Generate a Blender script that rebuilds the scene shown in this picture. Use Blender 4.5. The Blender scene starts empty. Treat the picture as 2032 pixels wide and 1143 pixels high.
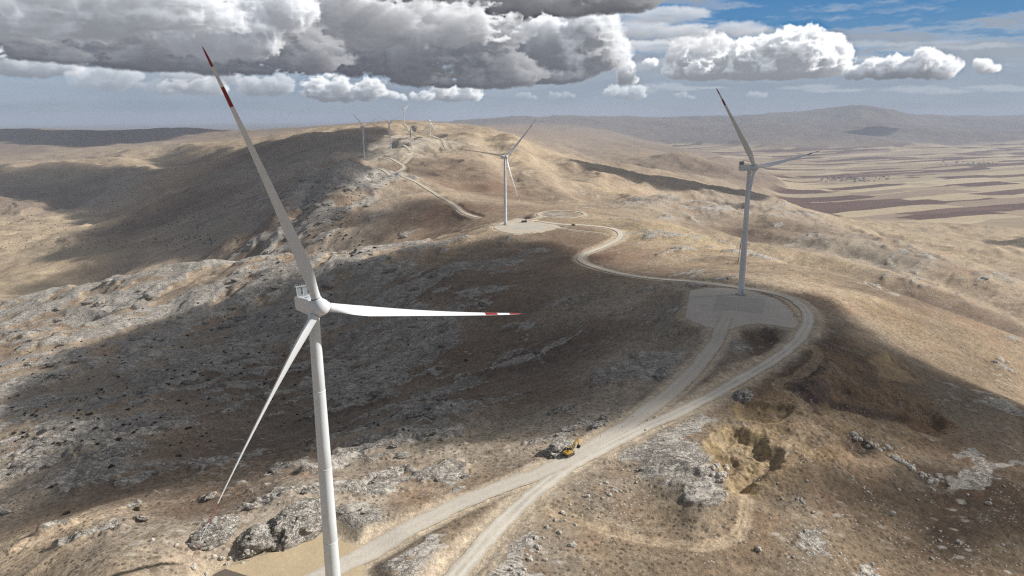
import bpy, bmesh, math, random
import numpy as np
from mathutils import Vector, Matrix

random.seed(7)
RAD = math.radians
SC = bpy.context.scene
COL = SC.collection

# ------------------------------------------------------------------ survey camera (the drone): origin, looking along +Y, pitched down
FPX, PITCH, ROLL = 1420.0, RAD(13.55), RAD(-0.4)
_c, _s = math.cos(PITCH), math.sin(PITCH)
_R0, _U0, CF = np.array([1, 0, 0.]), np.array([0, _s, _c]), np.array([0, _c, -_s])
CR = _R0 * math.cos(ROLL) + _U0 * math.sin(ROLL)
CU = _U0 * math.cos(ROLL) - _R0 * math.sin(ROLL)

def ray(u, v):
    return CF + CR * ((u - 1016) / FPX) + CU * ((571.5 - v) / FPX)

def at_y(u, v, Y):
    d = ray(u, v)
    return d * (Y / d[1])

def at_z(u, v, z):
    d = ray(u, v)
    return d * (z / d[2])

def project(P):
    P = np.asarray(P, float)
    d = P @ CF
    return 1016 + FPX * (P @ CR) / d, 571.5 - FPX * (P @ CU) / d

# ------------------------------------------------------------------ noise
def _hash(ix, iy, seed):
    h = (ix.astype(np.uint32) * np.uint32(374761393)) ^ (iy.astype(np.uint32) * np.uint32(668265263)) ^ np.uint32((seed * 2246822519) & 0xffffffff)
    h = (h ^ (h >> np.uint32(15))) * np.uint32(2246822519)
    h = (h ^ (h >> np.uint32(13))) * np.uint32(3266489917)
    return h ^ (h >> np.uint32(16))

_GA = (np.arange(256) * (2 * np.pi / 256)).astype(np.float32)
_GX, _GY = np.cos(_GA), np.sin(_GA)

def perlin(x, y, seed=0):
    x = np.asarray(x, np.float64); y = np.asarray(y, np.float64)
    fx, fy = np.floor(x), np.floor(y)
    ix, iy = fx.astype(np.int64), fy.astype(np.int64)
    tx, ty = (x - fx).astype(np.float32), (y - fy).astype(np.float32)
    ux = tx * tx * tx * (tx * (tx * 6 - 15) + 10)
    uy = ty * ty * ty * (ty * (ty * 6 - 15) + 10)
    def g(ox, oy):
        h = (_hash(ix + ox, iy + oy, seed) & np.uint32(255)).astype(np.intp)
        return _GX[h] * (tx - ox) + _GY[h] * (ty - oy)
    a = g(0, 0); b = g(1, 0); a = a + ux * (b - a)
    c = g(0, 1); d = g(1, 1); c = c + ux * (d - c)
    return (a + uy * (c - a)) * 1.5

def fbm(x, y, wl, octv, seed=0, cell=None, gain=0.5, ridged=False):
    """fractal noise, about -1..1; octaves finer than the mesh cells fade out"""
    out = np.zeros(np.shape(x), np.float32); amp = 1.0; tot = 0.0
    for o in range(octv):
        w = wl / 2.03 ** o
        n = perlin(x / w + 17.3 * o, y / w - 9.1 * o, seed + o)
        if ridged:
            n = 1 - 2 * np.abs(n)
        if cell is not None:
            n = n * np.clip((w / cell - 1.6) / 2.2, 0, 1)
        out += amp * n; tot += amp; amp *= gain
    return out / tot

def sstep(a, b, x):
    t = np.clip((x - a) / (b - a), 0, 1)
    return t * t * (3 - 2 * t)

# ------------------------------------------------------------------ lie of the land: spot heights
SPOTS = []
def S(u, v, Y):            # a point seen at pixel (u, v) at forward distance Y
    SPOTS.append(at_y(u, v, Y))
def Z(u, v, z):            # ... at height z
    SPOTS.append(at_z(u, v, z))
def H(u, Y, z):            # hidden ground in the direction of column u
    d = Y * _c - z * _s
    SPOTS.append(np.array([d * (u - 1016) / FPX, Y, z]))

# turbine pads
T1B = np.array([-48.6, 168.8, -130.6]); T2B = np.array([149.8, 454.2, -114.9]); T3B = np.array([-7.7, 891.7, -133.3])
T4B = np.array([-414.5, 2050.4, -115.5]); T5B = np.array([-383.4, 2323.0, -107.6]); T6B = np.array([-543.8, 3749.3, -53.0]); T7B = np.array([-327.5, 2960.7, -104.0])
SPOTS += [T1B, T2B, T3B, T4B, T5B, T6B, T7B]
SPOTS += [T2B + (20, -10, 0), T2B + (-25, -8, 0), T2B + (0, -32, 0), T2B + (22, -34, 0.), T3B + (35, -12, 0), T3B + (60, 0, 0), T3B + (-8, -18, 0)]
# foreground ridge with the road
for u, v, z in [(450, 1135, -130.6), (600, 1085, -130.6), (560, 1143, -130.6), (680, 1100, -130.4), (800, 1060, -129), (930, 1120, -129.5), (1000, 1030, -128),
                (1060, 950, -126), (1140, 890, -124.5), (1220, 860, -122.5), (1320, 820, -120.5), (1420, 770, -118.5), (1520, 715, -117), (1590, 675, -116), (1612, 640, -115.5),
                (1590, 605, -116), (1540, 580, -117), (1440, 690, -116), (1390, 740, -117.5),
                (590, 1000, -129), (530, 1050, -130), (380, 1040, -135), (200, 1130, -129.5), (330, 1110, -129.5), (0, 1143, -142), (0, 1080, -158), (200, 1050, -142)]:
    Z(u, v, z)
# bowl west of the road
for u, v, z in [(1000, 900, -131), (1080, 860, -131), (850, 960, -131), (900, 900, -137), (760, 930, -134), (700, 900, -143), (820, 850, -143), (950, 840, -146), (1100, 790, -140),
                (1200, 780, -131), (1290, 760, -126), (1330, 700, -126), (1340, 640, -124), (1340, 590, -123), (1250, 580, -131), (1150, 570, -137), (1200, 680, -142),
                (1050, 760, -156), (1050, 680, -160), (900, 760, -172), (950, 620, -158), (800, 700, -180), (700, 800, -186), (620, 880, -170), (480, 940, -158), (350, 990, -152),
                (600, 780, -197), (500, 850, -190), (330, 900, -180), (180, 960, -178), (60, 1010, -176), (0, 940, -200), (100, 870, -205), (300, 800, -208), (450, 760, -206),
                (150, 780, -222), (0, 800, -232), (250, 710, -226), (60, 690, -245)]:
    Z(u, v, z)
# west spur of turbine 3: near face and crest
for u, v, z in [(420, 660, -218), (560, 640, -203), (640, 680, -199), (740, 640, -180), (840, 600, -163), (900, 560, -153), (1000, 520, -148), (1100, 530, -147), (900, 500, -150),
                (780, 550, -167), (680, 570, -177), (560, 580, -193), (450, 590, -208), (330, 620, -225), (180, 640, -240), (40, 650, -255)]:
    Z(u, v, z)
for u, v, z in [(980, 447, -134), (900, 466, -143), (820, 487, -152), (720, 500, -162), (620, 507, -172), (520, 520, -184), (420, 527, -196), (330, 540, -207), (200, 566, -226), (90, 590, -246), (0, 622, -262)]:
    Z(u, v, z)
# hidden ground behind that crest
for u, Y, z in [(930, 1010, -170), (820, 1010, -205), (700, 1030, -226), (560, 1080, -248), (420, 1150, -272), (280, 1180, -290), (120, 1180, -300), (-100, 1150, -300)]:
    H(u, Y, z)
# saddle and road behind turbine 3, second spur
for u, v, Y in [(935, 434, 1120), (900, 420, 1200), (850, 395, 1350), (800, 380, 1500), (750, 362, 1660), (700, 350, 1800), (760, 400, 1330), (820, 430, 1230), (880, 450, 1160),
                (700, 430, 1250), (780, 470, 1130), (620, 470, 1180), (740, 385, 1420), (640, 368, 1620), (600, 400, 1480), (650, 420, 1330), (570, 370, 1650), (560, 430, 1380), (520, 490, 1230),
                (480, 420, 1600), (420, 480, 1420), (350, 520, 1330), (250, 545, 1330)]:
    S(u, v, Y)
# west valley and its far side
for u, v, Y in [(300, 490, 1650), (200, 520, 1500), (60, 560, 1380), (0, 590, 1300), (-200, 640, 1200), (380, 430, 1950), (450, 380, 2150), (380, 378, 2250), (300, 420, 2250), (240, 450, 2050), (140, 490, 1800), (0, 500, 1800), (100, 440, 2300),
                (0, 440, 2350), (200, 400, 2650), (60, 380, 2800), (150, 345, 3150), (0, 355, 3000), (260, 340, 3100), (300, 355, 2900), (-200, 400, 2700), (-200, 480, 1900)]:
    S(u, v, Y)
for u, v, Y in [(400, 350, 2700), (350, 310, 3600), (440, 312, 3200), (500, 305, 2950), (560, 292, 2900), (470, 345, 2500), (520, 350, 2280), (560, 325, 2400), (620, 330, 2200), (640, 300, 2500), (680, 325, 2060)]:
    S(u, v, Y)
# far ridge with turbines 4..7
for u, v, Y in [(620, 270, 3000), (700, 280, 2900), (760, 272, 3100), (690, 266, 3200), (745, 325, 2050), (800, 318, 2080), (826, 312, 2200), (790, 302, 2330), (815, 292, 2500), (750, 306, 2300), (880, 290, 2850), (850, 270, 3250),
                (800, 262, 3450), (860, 258, 3650), (830, 250, 3800), (900, 262, 3300), (940, 262, 3200), (980, 272, 3100), (1010, 282, 3000), (1060, 297, 2900), (1110, 318, 2780), (1180, 345, 2650), (1260, 368, 2500), (1340, 392, 2350), (1420, 412, 2250), (1490, 432, 2150)]:
    S(u, v, Y)
# its sunny south face
for u, v, Y in [(900, 340, 1900), (860, 350, 1800), (840, 372, 1520), (900, 385, 1560), (950, 330, 2150), (980, 400, 1500), (1000, 350, 2050), (1050, 380, 1800), (1100, 350, 2200), (1150, 385, 1900), (1200, 375, 2150), (1060, 410, 1430),
                (1250, 405, 1900), (1200, 412, 1680), (1320, 420, 1850), (1100, 425, 1130), (1140, 430, 1100), (1080, 432, 1090), (1200, 440, 1150), (1260, 430, 1350)]:
    S(u, v, Y)
# the ridge between turbines 2 and 3 and its east side
for u, v, z in [(1180, 448, -137), (1235, 462, -140), (1200, 490, -143), (1150, 515, -142), (1180, 535, -139), (1250, 548, -133), (1350, 556, -124), (1440, 566, -118), (1300, 520, -146), (1280, 480, -147), (1340, 450, -161),
                (1250, 500, -145), (1400, 530, -145), (1400, 480, -165), (1460, 500, -168), (1540, 530, -165), (1650, 560, -178), (1750, 590, -185), (1850, 620, -190), (1960, 660, -195), (2100, 700, -200)]:
    Z(u, v, z)
H(1400, 1200, -232); H(1500, 1080, -246); H(1600, 990, -252); H(1700, 930, -258); H(1800, 860, -262); H(1950, 790, -264); H(2150, 740, -266)
for u, v, Y in [(1400, 432, 1700), (1480, 455, 1520), (1580, 455, 1600), (1700, 480, 1500), (1800, 510, 1350), (1900, 540, 1220), (2032, 580, 1100),
                (1560, 490, 1300), (1680, 520, 1180), (1800, 560, 1050), (1950, 610, 950)]:
    S(u, v, Y)
H(1420, 1950, -290); H(1500, 1900, -305); H(1650, 1780, -325); H(1800, 1600, -340); H(1950, 1450, -345); H(2150, 1300, -345)
# east slope near the camera, quarry ground
for u, v, z in [(1680, 620, -128), (1760, 680, -136), (1880, 750, -146), (1980, 800, -152), (2100, 860, -155), (1700, 720, -124), (1650, 780, -122), (1800, 820, -131), (1950, 900, -141), (2060, 1000, -142), (1600, 850, -123),
                (1500, 830, -122.5), (1420, 880, -123.5), (1500, 930, -127), (1600, 960, -128), (1750, 950, -133), (1850, 1050, -138), (2032, 1143, -143), (1700, 1090, -136), (1550, 1080, -133), (1400, 1020, -130),
                (1250, 960, -129), (1200, 1060, -132), (1100, 1100, -131.5), (1300, 1120, -135), (1480, 1143, -136), (1030, 1143, -131.5), (1520, 660, -119), (1505, 690, -121)]:
    Z(u, v, z)
# plains
for u, v in [(1500, 330), (1560, 360), (1600, 420), (1560, 385), (1700, 300), (1700, 350), (1700, 400), (1700, 435), (1850, 330), (1850, 380), (1850, 430), (2032, 320), (2032, 380), (2032, 450), (1900, 470), (2032, 500), (2200, 400), (2300, 520), (1600, 300), (1900, 295), (2032, 292), (1300, 290), (1400, 300)]:
    Z(u, v, -420)
for u, v, Y in [(1150, 300, 5200), (1100, 285, 5500), (1200, 310, 4800), (1050, 272, 5800), (1250, 335, 4000), (1320, 350, 3600), (1400, 330, 4700), (1350, 312, 5400), (1250, 285, 7200), (1480, 345, 4300), (1420, 380, 3000), (1500, 400, 2750), (1150, 335, 3400), (1040, 283, 4000)]:
    S(u, v, Y)
# far country
for u, v, Y in [(0, 262, 6600), (100, 260, 6600), (200, 262, 6600), (300, 258, 6500), (370, 256, 6400), (440, 268, 6000), (0, 290, 5200), (200, 285, 5300), (100, 303, 4700), (300, 300, 4500), (450, 278, 5200), (520, 277, 4800), (560, 270, 5200), (640, 258, 5600),
                (780, 246, 6500), (720, 255, 5800), (930, 255, 6500), (1080, 258, 8500), (1160, 250, 11000), (1200, 262, 9500), (1300, 246, 13000), (1000, 245, 13000),
                (1380, 240, 15500), (1450, 242, 15500), (1560, 239, 15000), (1620, 236, 14500), (1690, 233, 14500), (1740, 233, 14500), (1790, 238, 14500), (1870, 241, 15000), (1950, 237, 16500), (2060, 232, 17000),
                (1480, 262, 11500), (1600, 258, 12000), (1720, 255, 12200), (1850, 262, 11500), (1650, 272, 10200), (1550, 278, 9800), (1800, 277, 10000), (1950, 265, 12000)]:
    S(u, v, Y)
H(150, 9000, -330); H(450, 8500, -330); H(700, 9000, -330); H(-300, 8000, -250); H(1700, 20000, -330)
for u in range(-200, 2300, 280):
    H(u, 24000, -340); H(u, 45000, -345)
# all round
for a in range(45, 316, 30):
    for r, z in ((100, -134), (170, -150), (600, -235), (2500, -350), (9000, -380), (42000, -400)):
        SPOTS.append(np.array([r * math.sin(RAD(a)), r * math.cos(RAD(a)), z - (60 if r < 1000 and r > 300 else 0) * 0]))
for a in (-40, -20, 0, 20, 40):
    SPOTS.append(np.array([95 * math.sin(RAD(a)), 95 * math.cos(RAD(a)), -133]))
SPOTS.append(np.array([0, 0, -137.]))
SP = np.array(SPOTS)

def _key(x, y):
    r = np.sqrt(x * x + y * y) + 60.0
    th = np.arctan2(x, y)
    return th * 1.0, np.log(r) * 0.62, r

def _fit():
    kx, ky, r = _key(SP[:, 0], SP[:, 1])
    n = len(SP)
    d2 = (kx[:, None] - kx) ** 2 + (ky[:, None] - ky) ** 2
    K = 0.5 * d2 * np.log(d2 + 1e-12)
    K[np.arange(n), np.arange(n)] += 0.0012       # a little smoothing
    P = np.c_[np.ones(n), kx, ky]
    A = np.block([[K, P], [P.T, np.zeros((3, 3))]])
    s = np.linalg.solve(A, np.r_[SP[:, 2], 0, 0, 0])
    return kx, ky, s
_KX, _KY, _W = _fit()

def _tps(x, y):
    kx, ky, _ = _key(x, y)
    out = np.empty(kx.shape)
    n = len(_KX)
    for i in range(0, len(kx), 20000):
        d2 = (kx[i:i + 20000, None] - _KX) ** 2 + (ky[i:i + 20000, None] - _KY) ** 2
        out[i:i + 20000] = (0.5 * d2 * np.log(d2 + 1e-12)) @ _W[:n]
    return out + _W[n] + _W[n + 1] * kx + _W[n + 2] * ky

# tabulated on a log-polar table, read back bilinearly
_TA = np.radians(np.arange(-180, 180.01, 0.5)); _TR = np.exp(np.linspace(math.log(62.), math.log(52000.), 520)) - 60.0
_ga, _gr = np.meshgrid(_TA, _TR)
_TAB = _tps((np.sin(_ga) * _gr).ravel(), (np.cos(_ga) * _gr).ravel()).reshape(_ga.shape)
# the seam behind the camera
_w = np.clip((np.abs(_ga) - RAD(120)) / RAD(60), 0, 1)
_mean = 0.5 * (_TAB[:, :1] + _TAB[:, -1:])
_TAB = _TAB * (1 - _w) + _mean * _w

def base(x, y):
    x = np.asarray(x, float); y = np.asarray(y, float)
    a = (np.degrees(np.arctan2(x, y)) + 180) / 0.5
    q = (np.log(np.sqrt(x * x + y * y) + 60.0) - math.log(62.)) / ((math.log(52000.) - math.log(62.)) / 519)
    a = np.clip(a, 0, len(_TA) - 1.001); q = np.clip(q, 0, 518.999)
    i, j = q.astype(int), a.astype(int); fi, fj = q - i, a - j
    T = _TAB
    return (T[i, j] * (1 - fi) + T[i + 1, j] * fi) * (1 - fj) + (T[i, j + 1] * (1 - fi) + T[i + 1, j + 1] * fi) * fj

def hit(u, v, hf=None, far=20000.):
    """where the line of sight through (u, v) meets the land"""
    hf = hf or base
    d = ray(u, v); d = d / math.hypot(d[0], d[1])
    r = np.exp(np.linspace(math.log(100.), math.log(far), 4000))
    g = hf(d[0] * r, d[1] * r) - d[2] * r
    k = np.argmax(g > 0)
    if k == 0:
        k = len(r) - 1
    r0, r1 = r[k - 1], r[k]
    t = g[k - 1] / (g[k - 1] - g[k] + 1e-12)
    rr = r0 + (r1 - r0) * t
    return np.array([d[0] * rr, d[1] * rr, d[2] * rr])

# ------------------------------------------------------------------ roads, pads, diggings as plans on the land
def px_line(pts, step=4.0, smooth=2):
    """image polyline -> evenly spaced, smoothed line on the land"""
    P = np.array([hit(u, v) for u, v in pts])
    return space_line(P, step, smooth)

def space_line(P, step, smooth=2):
    for _ in range(smooth):                       # Chaikin
        a = P[:-1] * .75 + P[1:] * .25; b = P[:-1] * .25 + P[1:] * .75
        P = np.vstack([P[:1], np.column_stack([a, b]).reshape(-1, P.shape[1]), P[-1:]])
    s = np.r_[0, np.cumsum(np.hypot(np.diff(P[:, 0]), np.diff(P[:, 1])))]
    n = max(3, int(s[-1] / step))
    q = np.linspace(0, s[-1], n)
    P = np.column_stack([np.interp(q, s, P[:, i]) for i in range(P.shape[1])])
    P[:, 2] = base(P[:, 0], P[:, 1])
    k = max(1, int(14 / step))
    z = np.pad(P[:, 2], 3 * k, mode='edge')
    for _ in range(3):
        z = np.convolve(z, np.ones(2 * k + 1) / (2 * k + 1), mode='same')
    P[:, 2] = z[3 * k:len(z) - 3 * k]
    return P

MAIN_PX = [(860, 1190), (905, 1143), (960, 1078), (1030, 1003), (1092, 950), (1152, 912), (1210, 882), (1270, 853), (1330, 825), (1390, 797), (1450, 764), (1510, 730), (1560, 698), (1594, 665), (1606, 640),
           (1600, 617), (1580, 598), (1547, 584), (1500, 575), (1440, 566), (1370, 558), (1300, 553), (1245, 546), (1200, 536), (1165, 525), (1149, 515), (1155, 505), (1182, 496), (1210, 485), (1229, 474), (1233, 464), (1220, 455),
           (1190, 450), (1150, 447), (1105, 446), (1062, 440), (1028, 436)]
ACCESS_PX = [(1444, 634), (1436, 652), (1420, 682), (1396, 714), (1360, 754), (1312, 796), (1255, 838), (1195, 874), (1146, 901), (1100, 926), (1050, 948), (980, 974), (900, 1006), (820, 1044), (742, 1086), (660, 1128), (600, 1165)]
BACK_PX = [(948, 435), (925, 429), (899, 411), (876, 400), (852, 388), (826, 380), (798, 377), (777, 371), (757, 361), (740, 357), (717, 353)]
ROADS = {}
ROADS['main'] = (px_line(MAIN_PX, 2.5), 3.3)
ROADS['access'] = (px_line(ACCESS_PX, 2.5), 4.0)
ROADS['back'] = (px_line(BACK_PX, 6), 3.6)
_lc = np.array([74., 1044., -141.])
_t = np.linspace(0, 2 * np.pi, 40)
_loop = np.column_stack([_lc[0] + 34 * np.sin(_t), _lc[1] + 42 * np.cos(_t), 0 * _t])
ROADS['loop'] = (space_line(_loop, 4, 0), 3.2)
ROADS['loop_link'] = (space_line(np.array([[10., 912, 0], [24, 950, 0], [36, 990, 0], [44, 1030, 0]]), 4), 2.6)
ROADS['thin'] = (px_line([(1100, 454), (1150, 459), (1190, 464), (1222, 468)], 4), 1.6)
FAR = [([(688, 346), (711, 338), (737, 332), (751, 325), (768, 329), (783, 332), (799, 337), (803, 344), (789, 350), (769, 353), (740, 355)], 4.2),
       ([(800, 335), (815, 328), (829, 319)], 4.0), ([(751, 324), (769, 318), (798, 314), (818, 311), (812, 306), (800, 302)], 4.5),
       ([(886, 309), (880, 300), (881, 289), (866, 284), (845, 281)], 5.0), ([(852, 276), (832, 272), (812, 267), (806, 258), (804, 253)], 5.0)]
for _i, (_p, _w) in enumerate(FAR):
    ROADS['far%d' % _i] = (px_line(_p, 10, 1), _w)

def ppoly(pts, z=None):
    return np.array([(at_z(u, v, z) if z is not None else hit(u, v)) for u, v in pts])[:, :2]

PADS = {}   # name -> (polygon xy, level)
PADS['t1'] = (ppoly([(415, 1150), (447, 1127), (520, 1103), (600, 1078), (650, 1060), (690, 1078), (725, 1098), (720, 1143), (790, 1300), (800, 1480), (560, 1480), (420, 1250)], -130.6), -130.6)
PADS['t2'] = (ppoly([(1369, 577), (1364, 606), (1357, 630), (1384, 642), (1410, 650), (1440, 655), (1462, 648), (1500, 641), (1545, 646), (1574, 652), (1584, 640), (1566, 612), (1538, 592), (1492, 578), (1440, 571), (1400, 571)], -114.9), -114.9)
PADS['t3'] = (ppoly([(984, 446), (1000, 440), (1030, 434), (1060, 440), (1100, 445), (1112, 451), (1072, 460), (1022, 464), (992, 459), (979, 451)], -133.3), -133.3)

def poly_sd(poly, x, y):
    """signed distance, positive inside"""
    n = len(poly); d = np.full(x.shape, 1e9); ins = np.zeros(x.shape, bool)
    for i in range(n):
        ax, ay = poly[i]; bx, by = poly[(i + 1) % n]
        ex, ey = bx - ax, by - ay
        t = np.clip(((x - ax) * ex + (y - ay) * ey) / (ex * ex + ey * ey + 1e-9), 0, 1)
        d = np.minimum(d, np.hypot(x - ax - t * ex, y - ay - t * ey))
        c = ((ay > y) != (by > y)) & (x < (bx - ax) * (y - ay) / (by - ay + 1e-12) + ax)
        ins ^= c
    return np.where(ins, d, -d)

def line_dist(L, x, y, reach):
    """distance to the line and its height there; only points within reach are filled"""
    d = np.full(x.shape, 1e9); z = np.zeros(x.shape)
    bb = (x > L[:, 0].min() - reach) & (x < L[:, 0].max() + reach) & (y > L[:, 1].min() - reach) & (y < L[:, 1].max() + reach)
    idx = np.nonzero(bb)[0]
    chunk = 12
    for k in range(0, len(L) - 1, chunk):
        M = L[k:k + chunk + 1]
        xs, ys = x[idx], y[idx]
        m = (xs > M[:, 0].min() - reach) & (xs < M[:, 0].max() + reach) & (ys > M[:, 1].min() - reach) & (ys < M[:, 1].max() + reach)
        s = idx[m]
        if not len(s):
            continue
        xs, ys = x[s], y[s]; dd, zz = d[s], z[s]
        for i in range(len(M) - 1):
            ex, ey = M[i + 1, :2] - M[i, :2]
            t = np.clip(((xs - M[i, 0]) * ex + (ys - M[i, 1]) * ey) / (ex * ex + ey * ey + 1e-9), 0, 1)
            q = np.hypot(xs - M[i, 0] - t * ex, ys - M[i, 1] - t * ey)
            b = q < dd
            dd[b] = q[b]; zz[b] = (M[i, 2] + t * (M[i + 1, 2] - M[i, 2]))[b]
        d[s] = dd; z[s] = zz
    return d, z

# diggings: outline in the photograph's directions, depth (m), width of the bank (m), soil colour of floor and bank
OCHRE, DKSOIL, PURPLE, PALEDIRT = (.40, .27, .12), (.085, .055, .04), (.06, .042, .045), (.40, .31, .21)
DIGS = [([(1396, 886), (1410, 868), (1450, 856), (1500, 862), (1533, 872), (1524, 893), (1556, 900), (1562, 924), (1532, 946), (1504, 972), (1500, 992), (1450, 992), (1438, 965), (1424, 935), (1404, 910)], 4.6, 5.5, (.37, .28, .155), .9),
        ([(1412, 900), (1450, 890), (1475, 905), (1470, 935), (1445, 945), (1425, 925)], 1.6, 3.0, (.20, .14, .08), .7),
        ([(1470, 795), (1530, 800), (1572, 808), (1578, 830), (1535, 850), (1470, 842), (1452, 815)], 2.8, 4.0, (.36, .26, .13), .75),
        ([(1640, 760), (1700, 772), (1780, 792), (1862, 815), (1882, 842), (1850, 860), (1780, 842), (1700, 832), (1640, 812)], 3.6, 5.0, (.22, .145, .085), .85),
        ([(1570, 772), (1608, 754), (1640, 762), (1648, 795), (1612, 806), (1580, 795)], -2.8, 6.0, PURPLE, .9),
        ([(1684, 872), (1716, 878), (1738, 904), (1708, 912), (1682, 892)], 1.5, 4.0, DKSOIL, .9),
        ([(1560, 735), (1600, 722), (1640, 735), (1600, 752), (1552, 752)], 1.6, 3.0, DKSOIL, .9),
        ([(1730, 716), (1762, 704), (1802, 734), (1834, 760), (1792, 766), (1750, 746)], 2.0, 4.5, (.40, .29, .16), .8),
        ([(1478, 664), (1508, 654), (1548, 668), (1540, 690), (1514, 704), (1490, 708)], 2.5, 5.0, DKSOIL, .75)]
DIGS = [([(1395, 852), (1540, 846), (1610, 895), (1570, 965), (1450, 1004), (1385, 905)], .3, 8.0, (.33, .245, .15), .5)] + DIGS
DIGS += [([(1770, 806), (1866, 822), (1902, 850), (1862, 872), (1800, 852)], 2.2, 4.0, (.25, .155, .085), .85), ([(1655, 790), (1700, 795), (1760, 808), (1800, 815), (1790, 826), (1720, 815), (1660, 805)], .8, 3.0, (.075, .05, .042), .8), ([(1640, 690), (1700, 715), (1720, 760), (1650, 745)], .6, 6.0, (.17, .115, .075), .7),
         ([(1640, 815), (1700, 832), (1780, 845), (1840, 862), (1780, 880), (1690, 868), (1630, 845)], .5, 6.0, (.33, .24, .14), .7), ([(1530, 850), (1580, 855), (1560, 885), (1530, 880)], .4, 4.0, (.30, .22, .13), .7), ([(1452, 790), (1500, 770), (1530, 790), (1480, 812)], .4, 4.0, (.21, .14, .08), .6)]
DIGS = [(ppoly(p), dp, bk, c, a) for p, dp, bk, c, a in DIGS]
TRACKS = [([(1090, 1015), (1130, 1035), (1200, 1062), (1280, 1087), (1370, 1106), (1430, 1096), (1468, 1075), (1478, 1040), (1480, 995)], 2.0, (.46, .35, .22), .9),
          ([(1180, 1030), (1240, 1055), (1330, 1062), (1400, 1080)], 1.3, (.42, .32, .21), .5),
          ([(1500, 950), (1545, 912), (1592, 868), (1608, 838), (1600, 812), (1572, 788), (1530, 766), (1598, 737), (1626, 712), (1618, 688)], 2.2, (.38, .28, .17), .85),
          ([(1600, 850), (1660, 838), (1720, 842), (1790, 856), (1860, 872)], 2.4, (.36, .26, .16), .7),
          ([(1620, 862), (1660, 900), (1700, 925), (1760, 930), (1790, 905)], 2.0, (.33, .23, .14), .7),
          ([(1540, 820), (1600, 845), (1640, 870)], 3.0, (.38, .28, .17), .7),
          ([(1650, 720), (1700, 770), (1790, 800)], 1.6, (.30, .2, .13), .6),
          ([(1420, 640), (1396, 660), (1390, 690), (1340, 740)], 2.5, (.40, .32, .23), .7)]
TRACKS = [(px_line(p, 2.0), w, c, a) for p, w, c, a in TRACKS]

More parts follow.
